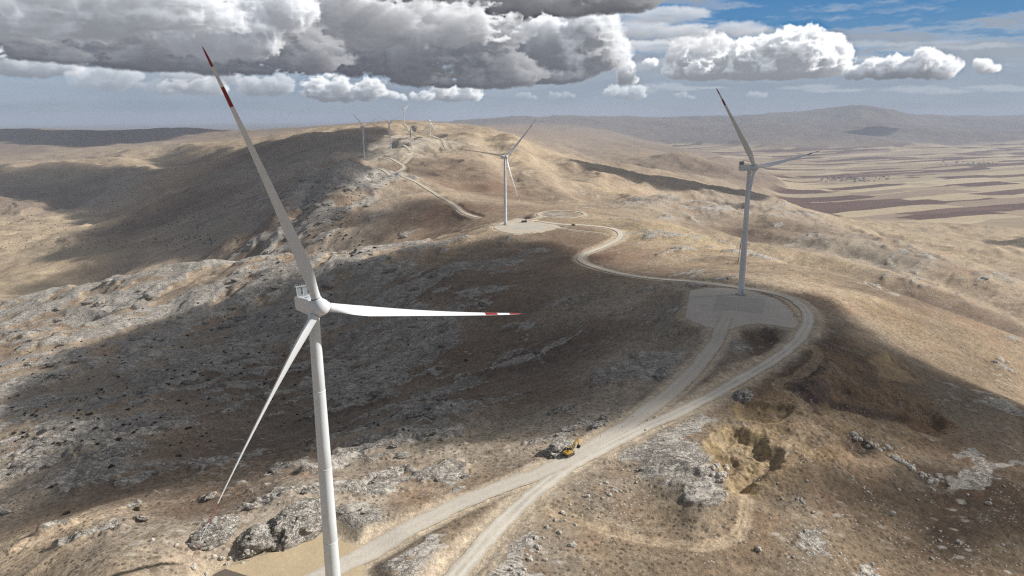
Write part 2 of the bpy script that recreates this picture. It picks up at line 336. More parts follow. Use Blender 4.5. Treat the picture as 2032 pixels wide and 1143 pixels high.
# ------------------------------------------------------------------ what covers the ground where (soil, straw grass, bare rock)
STRAW, TAN, GREYTAN, BROWN, REDB, DARKB, PALE = (.475, .37, .24), (.43, .335, .235), (.37, .31, .24), (.235, .172, .122), (.25, .157, .107), (.15, .108, .08), (.50, .44, .35)
COVER = [  # u, v, colour, share of bare rock, reach (in log-polar units)
    (100, 1100, TAN, .42), (300, 1090, GREYTAN, .4), (400, 1020, BROWN, .3), (560, 1040, GREYTAN, .42), (720, 1020, GREYTAN, .42), (850, 1010, BROWN, .42), (950, 980, BROWN, .3), (200, 1000, BROWN, .35), (60, 1000, GREYTAN, .4), (60, 900, GREYTAN, .5),
    (230, 920, GREYTAN, .75), (380, 900, BROWN, .3), (600, 900, BROWN, .35), (800, 870, GREYTAN, .8), (900, 930, GREYTAN, .5), (1030, 880, GREYTAN, .4), (1150, 830, GREYTAN, .5), (1080, 800, BROWN, .35), (960, 800, BROWN, .4),
    (1250, 750, GREYTAN, .75), (1350, 690, GREYTAN, .5), (1300, 600, GREYTAN, .45), (1150, 620, GREYTAN, .5), (1100, 700, DARKB, .35), (950, 700, BROWN, .45), (850, 680, GREYTAN, .75), (760, 720, GREYTAN, .9), (700, 640, GREYTAN, .7), (640, 720, BROWN, .55), (500, 760, BROWN, .5),
    (420, 700, GREYTAN, .7), (300, 760, GREYTAN, .65), (150, 780, GREYTAN, .6), (60, 860, TAN, .5), (1000, 620, BROWN, .3), (1050, 560, BROWN, .25), (1000, 520, GREYTAN, .5), (1150, 530, BROWN, .15), (850, 560, BROWN, .5), (750, 570, GREYTAN, .65), (900, 490, TAN, .45),
    (700, 510, TAN, .65), (560, 540, TAN, .6), (400, 560, TAN, .6), (260, 600, TAN, .65), (120, 650, TAN, .55), (40, 700, TAN, .5), (420, 620, GREYTAN, .55),
    (680, 375, GREYTAN, 1.0), (650, 400, GREYTAN, .95), (740, 440, GREYTAN, .3), (800, 450, BROWN, .25), (870, 430, REDB, .15), (700, 460, GREYTAN, .5), (600, 440, TAN, .4), (560, 470, BROWN, .7), (500, 430, GREYTAN, .4), (450, 460, GREYTAN, .35), (640, 340, GREYTAN, .5), (600, 310, GREYTAN, .35), (520, 350, GREYTAN, .3),
    (300, 520, TAN, .12), (150, 530, STRAW, .08), (50, 590, STRAW, .08), (80, 470, STRAW, .15), (200, 430, STRAW, .2), (120, 400, BROWN, .3), (250, 390, GREYTAN, .35), (330, 370, STRAW, .2), (380, 430, BROWN, .2), (200, 340, STRAW, .1), (60, 330, TAN, .05), (400, 300, STRAW, .05), (300, 300, STRAW, .05), (480, 330, BROWN, .1),
    (200, 280, BROWN, .05), (100, 275, BROWN, .05), (560, 280, STRAW, .05), (720, 270, TAN, .1), (720, 320, PALE, .3), (800, 295, PALE, .35), (850, 270, STRAW, .15), (900, 290, STRAW, .12), (950, 330, TAN, .15), (900, 360, BROWN, .12), (860, 345, BROWN, .15), (920, 400, TAN, .08), (980, 390, REDB, .06), (1000, 290, STRAW, .15),
    (1060, 340, STRAW, .15), (1120, 380, TAN, .25), (1050, 400, BROWN, .25), (1180, 360, TAN, .2), (1150, 410, TAN, .2), (1250, 400, STRAW, .12), (1120, 470, BROWN, .15), (1200, 515, REDB, .12), (1290, 540, BROWN, .12), (1320, 470, STRAW, .4), (1280, 450, STRAW, .2), (1400, 500, STRAW, .45), (1380, 530, TAN, .4), (1250, 420, GREYTAN, .5), (1350, 430, GREYTAN, .55),
    (1440, 440, TAN, .2), (1480, 460, BROWN, .25), (1550, 440, GREYTAN, .45), (1560, 520, STRAW, .2), (1650, 540, STRAW, .22), (1650, 490, GREYTAN, .38), (1750, 520, GREYTAN, .42), (1850, 560, TAN, .36), (1950, 590, TAN, .36), (1700, 470, STRAW, .15), (1850, 500, STRAW, .2),
    (1650, 600, TAN, .25), (1750, 620, STRAW, .25), (1850, 660, TAN, .27), (1980, 700, TAN, .3), (1750, 590, BROWN, .22), (1900, 620, BROWN, .25), (1950, 780, TAN, .25), (1680, 640, GREYTAN, .2), (1780, 720, GREYTAN, .2), (1900, 780, GREYTAN, .3), (2000, 860, GREYTAN, .35),
    (1660, 700, BROWN, .1), (1600, 780, BROWN, .05), (1560, 850, TAN, .1), (1450, 820, GREYTAN, .35), (1400, 850, GREYTAN, .5), (1330, 930, PALE, .85), (1400, 1000, PALE, .85), (1250, 900, GREYTAN, .5), (1200, 1000, GREYTAN, .5), (1180, 960, GREYTAN, .55), (1100, 1000, TAN, .35), (1200, 1080, TAN, .25), (1100, 1120, GREYTAN, .4), (1300, 1040, TAN, .1),
    (1450, 1060, TAN, .1), (1560, 1000, GREYTAN, .18), (1500, 1100, TAN, .15), (1600, 1080, GREYTAN, .25), (1520, 1040, TAN, .12), (1700, 980, BROWN, .15), (1750, 890, GREYTAN, .45), (1850, 950, BROWN, .2), (1780, 1060, TAN, .2), (1900, 1060, BROWN, .3), (1980, 980, BROWN, .3), (2000, 1120, TAN, .2), (1700, 1130, TAN, .15),
    (1150, 290, TAN, .05), (1250, 310, TAN, .05), (1380, 330, TAN, .1), (1200, 270, TAN, .05), (1450, 350, BROWN, .05), (1500, 390, TAN, .05), (1650, 420, STRAW, .04), (1850, 450, STRAW, .05), (2000, 480, STRAW, .05), (1700, 340, TAN, 0), (1900, 330, TAN, 0), (1700, 250, GREYTAN, .15), (1500, 260, TAN, .1), (1900, 260, GREYTAN, .1), (1000, 250, TAN, .05), (600, 250, TAN, .05)]
_cp = np.array([hit(c[0], c[1]) for c in COVER])
_ckx, _cky, _ = _key(_cp[:, 0], _cp[:, 1])
_cval = np.array([list(c[2]) + [c[3]] for c in COVER])

def cover(x, y):
    kx, ky, _ = _key(x, y)
    out = np.empty((len(x), 4), np.float32)
    for i in range(0, len(x), 20000):
        d2 = (kx[i:i + 20000, None] - _ckx) ** 2 + ((ky[i:i + 20000, None] - _cky) * 1.6) ** 2
        w = 1.0 / (d2 + 0.0009) ** 2
        out[i:i + 20000] = (w @ _cval) / w.sum(1)[:, None]
    return out

# ------------------------------------------------------------------ the ground sheet: a ring grid that is finest where the drone looks
FINE = 1.0
def ring_grid():
    a = [RAD(-40)]
    st = RAD(0.066) / FINE
    while a[-1] < RAD(40):
        a.append(a[-1] + st)
    s = st
    while a[-1] < RAD(176):
        s = min(s * 1.12, RAD(4)); a.append(a[-1] + s)
    pos = np.array([q for q in a if q > RAD(40)])
    ang = np.r_[-pos[::-1], np.array([q for q in a if q <= RAD(40)]), pos]
    ang = ang[(ang > -RAD(178.5)) & (ang < RAD(178.5))]
    r = [2.0, 20, 45, 70, 90, 104, 114, 122]
    while r[-1] < 47000:
        q = r[-1]
        k = 0.0030 if q < 190 else 0.0021 if q < 620 else 0.0030 if q < 1300 else 0.0036 if q < 5000 else .006 if q < 18000 else .02
        r.append(q * (1 + k / FINE))
    return ang, np.array(r)
ANG, RR = ring_grid()
GA, GR = np.meshgrid(ANG, RR)
GX, GY = (np.sin(GA) * GR).ravel(), (np.cos(GA) * GR).ravel()
NV = len(GX)
CELL = np.maximum(np.gradient(RR), 0.0012 * RR)
CELL = np.repeat(CELL, len(ANG))
RAD_ = GR.ravel()
Hh = base(GX, GY)
# cover is smooth: evaluate on a thinned grid and interpolate by repetition of rows/cols
_si, _sj = slice(0, None, 6), slice(0, None, 6)
_cx, _cy = GX.reshape(GA.shape)[_si, _sj], GY.reshape(GA.shape)[_si, _sj]
_cv = cover(_cx.ravel(), _cy.ravel()).reshape(_cx.shape + (4,))
_ii = np.minimum(np.arange(GA.shape[0]) / 6.0, _cx.shape[0] - 1.001); _jj = np.minimum(np.arange(GA.shape[1]) / 6.0, _cx.shape[1] - 1.001)
_i0, _j0 = _ii.astype(int), _jj.astype(int); _fi, _fj = (_ii - _i0)[:, None, None], (_jj - _j0)[None, :, None]
CV = (_cv[_i0][:, _j0] * (1 - _fj) + _cv[_i0][:, _j0 + 1] * _fj) * (1 - _fi) + (_cv[_i0 + 1][:, _j0] * (1 - _fj) + _cv[_i0 + 1][:, _j0 + 1] * _fj) * _fi
CV = CV.reshape(-1, 4).astype(np.float32)
ALB, BIAS = CV[:, :3].copy(), CV[:, 3].copy()

PLAIN = sstep(-395, -412, Hh) * sstep(2900, 3250, RAD_ + 500 * fbm(GX, GY, 1500, 3, 777)) * sstep(17000, 12000, RAD_) * (np.degrees(GA.ravel()) > 3)
# strata run from lower left to upper right
STR = RAD(62)
SX = GX * math.sin(STR) + GY * math.cos(STR)       # along strike
SY = GX * math.cos(STR) - GY * math.sin(STR)       # across
WX = fbm(GX, GY, 90, 3, 91, CELL) ; WY = fbm(GX, GY, 90, 3, 97, CELL)
far = sstep(1000, 2400, RAD_)
vfar = sstep(3500, 7000, RAD_)
rough = np.clip(BIAS * 1.5, 0.12, 1)
flat = 1 - .93 * PLAIN
gul = fbm(GX + 70 * WX, GY + 70 * WY, 330, 6, 41, CELL, .44, ridged=True)
gul2 = fbm(SX * .55 + 22 * WX, SY + 22 * WY, 72, 5, 55, CELL, .52, ridged=True)
gul3 = fbm(GX + 120 * WX, GY + 120 * WY, 900, 6, 47, CELL, .46, ridged=True)
hills = fbm(GX, GY, 2300, 6, 61, CELL, .45, ridged=True)
patch = fbm(SX * .55 + 16 * WX, SY + 16 * WY, 46, 6, 11, CELL, .56)
patch2 = fbm(GX, GY, 190, 3, 31, CELL)
grit = fbm(SX * .5 + 5 * WX, SY + 5 * WY, 13, 4, 17, CELL, .6)
rel = patch * .85 + gul2 * .45 + patch2 * .30 + grit * .55
ROCK = sstep(.05, .27, rel + (BIAS - .60) * 1.25)
# landforms: gullies and knolls
EAST = 1 - .8 * sstep(-4, 14, GX + 14 - (GY - 180) * .8) * sstep(560, 430, RAD_)      # flat pavements rather than crags east of the road
_dr = np.full(NV, 1e9)
for _nm in ('main', 'access'):
    _dr = np.minimum(_dr, line_dist(ROADS[_nm][0], GX, GY, 60)[0])
CALM = .22 + .78 * sstep(6, 42, _dr)
flat = flat * CALM
Hh = Hh + flat * (gul * (3.2 + 2.4 * rough + 30 * far * np.clip(.22 + rough, 0, 1) * (1 - .4 * vfar)) + gul2 * (.7 + 6.0 * rough * rough ** .5) * (1 + 1.5 * sstep(800, 1500, RAD_)) + sstep(-.15, .7, patch) * 4.5 * rough * EAST + gul3 * 38 * far * np.clip(.45 + rough, 0, 1) * (1 - .3 * vfar) + hills * vfar * (26 + 95 * sstep(8500, 12000, RAD_)))
# bare rock stands proud: slabs, ribs and clefts along the strike
rib = fbm(SX * .42 + 6 * WX, SY + 6 * WY, 24, 5, 71, CELL, .48, ridged=True)
clef = fbm(SX * .5 + 5 * WX, SY + 5 * WY, 7.5, 3, 83, CELL, .6, ridged=True)
blk = fbm(GX + 2 * WX, GY, 4.2, 3, 88, CELL, .6)
rs = sstep(0, .8, ROCK)
fine_ = fbm(SX * .6, SY, 3.0, 3, 79, CELL, .6, ridged=True)
Hh = Hh + CALM * rs * ((1.0 + 3.4 * rib) * (.25 + .75 * rough) * EAST - 3.2 * np.clip(clef - .15, 0, 1) * (.25 + .75 * EAST) + .5 * blk * EAST + .34 * fine_)
Hh = Hh + (1 - rs) * (fbm(GX, GY, 6, 3, 120, CELL) * .32 + fbm(SX * .6, SY, 24, 3, 121, CELL) * .7 * rough) * flat
# soil colour wanders
_v = fbm(GX + 20 * WX, GY, 85, 6, 130, CELL, .6); _v2 = fbm(SX * .35, SY, 34, 5, 133, CELL, .6)
ALB *= (1 + .38 * _v + .26 * _v2 + .16 * gul + .14 * far * gul3)[:, None]
_r = sstep(.05, .5, fbm(SX * .6, SY, 120, 5, 137, CELL, .55))[:, None] * .5
ALB[:] = ALB * (1 - _r) + np.array((.27, .165, .10), np.float32) * _r * (ALB.mean(1) / .3)[:, None] + 0 * _r
_b = sstep(.12, .5, fbm(SX * .4, SY, 70, 5, 139, CELL, .55))[:, None] * .55
ALB[:] = ALB * (1 - _b * .5)
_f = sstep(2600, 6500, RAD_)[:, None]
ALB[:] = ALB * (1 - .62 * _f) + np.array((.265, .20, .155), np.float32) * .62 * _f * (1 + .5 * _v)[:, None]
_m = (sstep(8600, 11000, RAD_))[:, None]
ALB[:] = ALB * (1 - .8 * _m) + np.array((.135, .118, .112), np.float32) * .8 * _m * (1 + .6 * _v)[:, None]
_l = ALB.mean(1)[:, None]; ALB[:] = _l + (ALB - _l) * .98
_east = sstep(-20, 60, GX + 14 - (GY - 180) * .8) * sstep(900, 500, RAD_)
ALB[:] = ALB * (1 - .36 * _east)[:, None] * (1 + _east[:, None] * np.array((.05, 0, -.07), np.float32))
ALB[:] = np.clip(ALB * .90, .03, .62)

# spurs and the gullies behind them
for _px, _amp, _w, _off, _va, _vw in (
        ([(1420, 478), (1500, 500), (1600, 514), (1700, 537), (1800, 567), (1900, 602), (2032, 656), (2150, 700)], 8, 55, (34, 120), 17, 65),
        ([(1240, 405), (1320, 415), (1400, 428), (1480, 440), (1560, 452), (1650, 468), (1750, 490), (1850, 515), (1950, 545), (2060, 575)], 10, 75, (45, 170), 20, 90),
        ([(1300, 455), (1380, 452), (1460, 458), (1540, 468), (1640, 486)], 6, 50, (20, 100), 9, 55),
        ([(860, 560), (760, 598), (640, 624), (500, 650), (380, 690), (240, 745)], 7, 32, (-8, 62), 9, 34),
        ([(820, 650), (740, 690), (660, 740), (560, 790), (450, 830), (330, 880), (200, 930)], 6, 24, (-8, 46), 7, 26),
        ([(960, 838), (860, 850), (740, 882), (640, 905)], 3.5, 14, (-4, 28), 4, 16),
        ([(560, 520), (470, 560), (360, 590), (240, 640), (100, 690)], 7, 30, (-8, 60), 8, 34),
        ([(660, 350), (600, 400), (540, 450), (470, 490)], 12, 60, (-60, 70), 16, 70),
        ([(500, 330), (420, 380), (340, 420), (260, 450)], 16, 90, (-80, 120), 20, 90),
        ([(-60, 352), (60, 343), (160, 338), (250, 345), (330, 368)], 24, 170, (-60, -300), 26, 200), ([(270, 312), (340, 303), (430, 300), (500, 306)], 26, 170, (40, -320), 22, 190),
        ([(700, 342), (676, 368), (662, 400), (650, 430)], 20, 40, (-52, 26), 18, 48), ([(610, 372), (585, 410), (560, 450)], 12, 40, (-50, 20), 12, 45), ([(800, 440), (740, 455), (690, 475)], 8, 34, (-10, 60), 8, 36),
        ([(560, 300), (480, 335), (400, 372), (330, 405)], 22, 120, (-90, -120), 34, 110), ([(620, 350), (560, 385), (480, 430), (400, 470), (300, 515)], 14, 70, (-70, -60), 20, 70),
        ([(1010, 290), (1030, 330), (1060, 370), (1100, 400)], 14, 70, (110, 30), 18, 80),
        ([(930, 280), (940, 320), (960, 360), (985, 395)], 12, 60, (85, 20), 14, 60),
        ([(1120, 300), (1180, 320), (1240, 345)], 26, 150, (60, 420), 30, 200), ([(1250, 290), (1320, 312), (1400, 340)], 34, 190, (60, 560), 34, 240), ([(1330, 330), (1400, 322), (1480, 318), (1560, 322)], 30, 170, (60, 500), 24, 200)):
    _L = np.array([hit(u, v) for u, v in _px])
    _L = space_line(_L, max(6., _w * .4), 2)
    _wb = _w * .5 * fbm(GX, GY, _w * 3, 3, 470, CELL)
    _d1, _ = line_dist(_L, GX, GY, 2.4 * _w)
    Hh += CALM * _amp * np.exp(-(np.minimum(np.abs(_d1 + _wb), 1e4) / _w) ** 2 * 1.2)
    _d2, _ = line_dist(_L + np.array([_off[0], _off[1], 0]), GX, GY, 2.4 * _vw)
    Hh -= CALM * _va * np.exp(-(np.minimum(np.abs(_d2 + _wb), 1e4) / _vw) ** 2 * 1.2)
# the table mountain on the far right
for _u, _amp, _sx in ((1722, 74, 560), (1668, 58, 520), (1560, 45, 1400), (1860, 30, 1200)):
    _c0 = at_y(_u, 226, 14500)
    _q0 = ((GX - _c0[0]) / _sx) ** 2 + ((GY - 14500) / 1500.) ** 2
    Hh = Hh + _amp * np.exp(-np.minimum(_q0, 30) ** 1.4) * (1 + .35 * gul3)
# --- diggings
PATH = np.zeros(NV, np.float32)
def tint(mask, col, amt=1.0):
    m = (np.clip(mask, 0, 1) * amt).astype(np.float32)
    ALB[:] = ALB * (1 - m[:, None]) + np.array(col, np.float32) * m[:, None]
    np.multiply(ROCK, 1 - m, out=ROCK)
# disturbed ground round the quarry
_q = np.zeros(NV, np.float32)
_qp = ppoly([(1380, 880), (1450, 800), (1560, 715), (1660, 690), (1850, 790), (1900, 860), (1760, 950), (1560, 990), (1440, 1000)])
_ix = np.nonzero((GX > _qp[:, 0].min() - 20) & (GX < _qp[:, 0].max() + 20) & (GY > _qp[:, 1].min() - 20) & (GY < _qp[:, 1].max() + 20))[0]
_q[_ix] = sstep(-6, 10, poly_sd(_qp, GX[_ix], GY[_ix]) + 9 * fbm(GX[_ix], GY[_ix], 22, 4, 170))
tint(_q * sstep(-.35, .3, fbm(GX, GY, 18, 4, 171, CELL)), (.255, .175, .10), .85)
Hh += _q * (fbm(GX, GY, 9, 4, 172, CELL, .6) * 1.1 + .5 * fbm(GX, GY, 4, 2, 175, CELL, .6, ridged=True))
for poly, dp, bank, col, amt in DIGS:
    x0, y0 = poly.min(0) - 14; x1, y1 = poly.max(0) + 14
    ix = np.nonzero((GX > x0) & (GX < x1) & (GY > y0) & (GY < y1))[0]
    wob = fbm(GX[ix], GY[ix], 11, 5, 140) * 3.2
    sd = poly_sd(poly, GX[ix], GY[ix]) + wob
    if dp > 0:
        Hh[ix] -= dp * sstep(-.4, bank, sd) * (1 + .25 * fbm(GX[ix], GY[ix], 8, 3, 151))
    else:
        Hh[ix] -= dp * sstep(-1, bank, sd) * (.7 + .6 * np.abs(fbm(GX[ix], GY[ix], 6, 3, 152)))
    m = np.zeros(NV, np.float32); m[ix] = sstep(-3.5, 1.0, sd) * (.8 + .4 * fbm(GX[ix], GY[ix], 9, 3, 160))
    cc = np.array(col)
    tint(m, cc, amt); PATH[:] = np.maximum(PATH, np.clip(m, 0, 1) * .75 * amt)
for L, hw, col, amt in TRACKS:
    d, z = line_dist(L, GX, GY, 8)
    n = fbm(GX, GY, 5, 3, 180, CELL)
    m = sstep(hw + .9, hw - .3, d + n * .9)
    col = np.array(col) * (1.06, 1.08, 1.16)
    rut = np.exp(-((d - .95) / .34) ** 2)
    PATH[:] = np.maximum(PATH, m * amt * .55); tint(m, col, amt * .85); tint(m * rut, np.array(col) * .72, .5)
    Hh = Hh * (1 - .75 * m) + (z + base(GX, GY) - base(GX, GY)) * 0 + (.75 * m) * (Hh - .1 - .15 * rut)

# --- roads and pads cut into the land
def land(x, y):
    """height of the finished ground sheet"""
    x = np.atleast_1d(np.asarray(x, float)); y = np.atleast_1d(np.asarray(y, float))
    r = np.hypot(x, y); a = np.arctan2(x, y)
    i = np.clip(np.searchsorted(RR, r) - 1, 0, len(RR) - 2); j = np.clip(np.searchsorted(ANG, a) - 1, 0, len(ANG) - 2)
    fi = np.clip((r - RR[i]) / (RR[i + 1] - RR[i]), 0, 1); fj = np.clip((a - ANG[j]) / (ANG[j + 1] - ANG[j]), 0, 1)
    G = Hh.reshape(GA.shape)
    return (G[i, j] * (1 - fi) + G[i + 1, j] * fi) * (1 - fj) + (G[i, j + 1] * (1 - fi) + G[i + 1, j + 1] * fi) * fj
def settle_roads():
    """roads take the levels of the finished land, eased along their length, and meet each other and the pads"""
    for nm in ROADS:
        L, hw = ROADS[nm]
        z = land(L[:, 0], L[:, 1])
        st = np.hypot(*(L[1, :2] - L[0, :2])); k = max(1, int((9 if nm in ('main', 'access') else 22) / st))
        z = np.pad(z, 3 * k, mode='edge')
        for _ in range(3):
            z = np.convolve(z, np.ones(2 * k + 1) / (2 * k + 1), mode='same')
        z = z[3 * k:len(z) - 3 * k]
        wn = sstep(900, 600, np.hypot(L[:, 0], L[:, 1])) if nm in ('main', 'access') else 0.0
        L[:, 2] = L[:, 2] * wn + z * (1 - wn)
    ROADS['loop'][0][:, 2] = -141.0
    mL = ROADS['main'][0]
    for nm in ('access', 'thin', 'back'):
        L = ROADS[nm][0]
        d, z = line_dist(mL, L[:, 0], L[:, 1], 40)
        w = 1 - sstep(6, 22, d)
        L[:, 2] = L[:, 2] * (1 - w) + z * w
    for nm in ('main', 'access', 'loop_link', 'thin', 'back'):
        L = ROADS[nm][0]
        for pn in PADS:
            w = sstep(-16, -1, poly_sd(PADS[pn][0], L[:, 0], L[:, 1]))
            L[:, 2] = L[:, 2] * (1 - w) + PADS[pn][1] * w
    L = ROADS['loop_link'][0]; w = sstep(0, 1, np.linspace(0, 1, len(L))); L[:, 2] = -133.3 * (1 - w) - 141 * w
settle_roads()
_d = np.maximum(np.hypot((GX - 74) / .85, GY - 1044) - 46, 0); _w3 = 1 - sstep(0, 26, _d); Hh = Hh * (1 - _w3) + (-141.3) * _w3
def level(d, z, hw, dz, shoulder=5.0, col=(.46, .385, .28), reach=30, cut=.16):
    """cut the land down (or fill it up) to z where d < hw, with a bank beyond"""
    global Hh
    ok = d < reach
    ii = np.nonzero(ok)[0]
    dd, zz, h = d[ii], z[ii], Hh[ii]
    pad = hw + .6 + 1.0 * CELL[ii]
    diff = np.abs(h - zz)
    bl = 3.0 + diff * 1.3
    w = 1 - sstep(0, 1, np.clip((dd - pad) / bl, 0, 1))
    Hh[ii] = h * (1 - w) + (zz - cut - .12 * CELL[ii]) * w
    m = np.zeros(NV, np.float32)
    nz = fbm(GX[ii], GY[ii], 9, 3, 190) * 2.2 + fbm(GX[ii], GY[ii], 2.5, 2, 195) * 1.0
    m[ii] = 1 - sstep(hw + .2, hw + shoulder, dd + nz + np.clip(diff, 0, 4) * -.9)
    tint(m, col, .85)
    PATH[:] = np.maximum(PATH, m)
for nm in ROADS:
    L, hw = ROADS[nm]
    d, z = line_dist(L, GX, GY, 34)
    level(d, z, hw, 0, shoulder=7.5 if nm == 'main' else 4.5 if nm == 'access' else 5 if nm in ('loop',) else 3.2,
          col=(.58, .48, .35) if nm in ('main', 'access') else (.56, .47, .35))
for nm, (poly, z) in PADS.items():
    ix = np.nonzero((GX > poly[:, 0].min() - 36) & (GX < poly[:, 0].max() + 36) & (GY > poly[:, 1].min() - 36) & (GY < poly[:, 1].max() + 36))[0]
    d = np.full(NV, 1e9); d[ix] = -poly_sd(poly, GX[ix], GY[ix])
    level(d, np.full(NV, z), 0.0, 0, shoulder=3.0, col=(.46, .38, .27) if nm != 't3' else (.60, .51, .38))
# hilltop pads of the far turbines
for B, rad_ in ((T4B, 26), (T5B, 24), (T6B, 22), (T7B, 30)):
    d = np.maximum(np.hypot(GX - B[0], GY - B[1]) - rad_, 0)
    ii = d < 60
    w = 1 - sstep(0, 45, d)
    Hh = np.where(ii, Hh * (1 - w) + (B[2] - .3) * w, Hh)
    tint(1 - sstep(-8, 16, d + fbm(GX, GY, 60, 3, 210, CELL) * 22), (.58, .50, .38), .8)
for L, hw, c in ((px_line([(835, 283), (850, 285), (878, 286)], 10, 1), 14, (.6, .52, .40)), (px_line([(820, 296), (850, 292), (870, 293)], 10, 1), 16, (.5, .44, .36)), (px_line([(711, 320), (730, 320), (748, 325)], 10, 1), 16, (.52, .46, .36)), (px_line([(765, 312), (790, 311), (815, 309)], 10, 1), 16, (.5, .45, .38))):
    d, z = line_dist(L, GX, GY, 90)
    tint(1 - sstep(hw * .5, hw * 2.2, d + fbm(GX, GY, 50, 4, 215, CELL) * 20), c, .85)

def lz(x, y):
    return float(land(x, y)[0])
def ground_hit(u, v):
    return hit(u, v, land)

def big_mesh(name, verts, quads, smooth=True):
    me = bpy.data.meshes.new(name)
    me.vertices.add(len(verts)); me.vertices.foreach_set('co', np.ascontiguousarray(verts, np.float32).ravel())
    me.loops.add(quads.size); me.loops.foreach_set('vertex_index', np.ascontiguousarray(quads, np.int32).ravel())
    n = len(quads); k = quads.shape[1]
    me.polygons.add(n)
    me.polygons.foreach_set('loop_start', np.arange(0, n * k, k, dtype=np.int32))
    me.polygons.foreach_set('use_smooth', np.full(n, smooth))
    me.update(calc_edges=True); me.validate()
    return me

def build_ground():
    na, nr = len(ANG), len(RR)
    V = np.column_stack([GX, GY, Hh])
    i = np.arange(nr - 1)[:, None] * na; j = np.arange(na)[None, :]
    j2 = (np.arange(na) + 1) % na
    a = i + j; b = i + j2; c = b + na; d = a + na
    Q = np.stack([a, b, c, d], -1).reshape(-1, 4)
    me = big_mesh('ground', V, Q)
    for nm, arr in (('rock', ROCK), ('field', PLAIN), ('dirt', PATH), ('rough', rough)):
        at = me.attributes.new(nm, 'FLOAT', 'POINT'); at.data.foreach_set('value', np.ascontiguousarray(arr, np.float32))
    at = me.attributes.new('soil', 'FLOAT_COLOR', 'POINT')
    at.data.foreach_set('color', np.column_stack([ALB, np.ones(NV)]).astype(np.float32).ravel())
    o = bpy.data.objects.new('ground', me); COL.objects.link(o); o['kind'] = 'structure'
    o['label'] = 'dry stony upland ground with straw grass, bare limestone and the farmed plain below'
    return o

# ------------------------------------------------------------------ node helpers
class NT:
    def __init__(s, tree):
        s.t = tree; s.n = tree.nodes; s.l = tree.links
    def new(s, typ, **kw):
        n = s.n.new(typ)
        for k, v in kw.items():
            setattr(n, k, v)
        return n
    def put(s, sock, val):
        if isinstance(val, bpy.types.NodeSocket):
            s.l.new(val, sock)
        elif val is not None:
            if isinstance(val, (tuple, list)) and len(val) == 3 and sock.type == 'RGBA':
                val = tuple(val) + (1,)
            sock.default_value = val
    def math(s, op, a, b=None, c=None, clamp=False):
        n = s.new('ShaderNodeMath', operation=op, use_clamp=clamp)
        for i, v in enumerate((a, b, c)):
            if v is not None:
                s.put(n.inputs[i], v)
        return n.outputs[0]
    def add(s, a, b): return s.math('ADD', a, b)
    def mul(s, a, b): return s.math('MULTIPLY', a, b)
    def sub(s, a, b): return s.math('SUBTRACT', a, b)
    def step(s, a, b, x):
        n = s.new('ShaderNodeMapRange', interpolation_type='SMOOTHSTEP')
        s.put(n.inputs['Value'], x); s.put(n.inputs['From Min'], a); s.put(n.inputs['From Max'], b)
        return n.outputs['Result']
    def lin(s, x, a, b, c, d):
        n = s.new('ShaderNodeMapRange')
        s.put(n.inputs['Value'], x)
        for i, v in zip(('From Min', 'From Max', 'To Min', 'To Max'), (a, b, c, d)):
            s.put(n.inputs[i], v)
        return n.outputs['Result']
    def mix(s, f, a, b, mode='MIX'):
        n = s.new('ShaderNodeMix', data_type='RGBA', blend_type=mode)
        s.put(n.inputs[0], f); s.put(n.inputs[6], a); s.put(n.inputs[7], b)
        return n.outputs[2]
    def scalec(s, c, f):                      # colour times a number
        n = s.new('ShaderNodeVectorMath', operation='SCALE')
        s.put(n.inputs[0], c); s.put(n.inputs['Scale'], f)
        return n.outputs[0]
    def map(s, v, loc=(0, 0, 0), rot=(0, 0, 0), sc=(1, 1, 1)):
        n = s.new('ShaderNodeMapping')
        s.put(n.inputs[0], v); n.inputs[1].default_value = loc; n.inputs[2].default_value = rot; n.inputs[3].default_value = sc
        return n.outputs[0]
    def noise(s, v, scale, detail=3, rough=.5, dist=0, out='Fac'):
        n = s.new('ShaderNodeTexNoise')
        s.put(n.inputs['Vector'], v); n.inputs['Scale'].default_value = scale; n.inputs['Detail'].default_value = detail
        n.inputs['Roughness'].default_value = rough; n.inputs['Distortion'].default_value = dist
        return n.outputs[out]
    def voro(s, v, scale, feature='F1', metric='EUCLIDEAN', rnd=1, out='Distance'):
        n = s.new('ShaderNodeTexVoronoi', feature=feature)
        if feature != 'DISTANCE_TO_EDGE':
            n.distance = metric
        s.put(n.inputs['Vector'], v); n.inputs['Scale'].default_value = scale; n.inputs['Randomness'].default_value = rnd
        return n.outputs[out]
    def attr(s, name, out='Fac'):
        n = s.new('ShaderNodeAttribute', attribute_name=name)
        return n.outputs[out]
    def bump(s, h, dist, strength=1.0, normal=None):
        n = s.new('ShaderNodeBump')
        s.put(n.inputs['Height'], h); n.inputs['Distance'].default_value = dist; n.inputs['Strength'].default_value = strength
        if normal is not None:
            s.put(n.inputs['Normal'], normal)
        return n.outputs[0]

def material(name):
    m = bpy.data.materials.new(name); m.use_nodes = True
    nt = NT(m.node_tree); bs = m.node_tree.nodes['Principled BSDF']
    return m, nt, bs

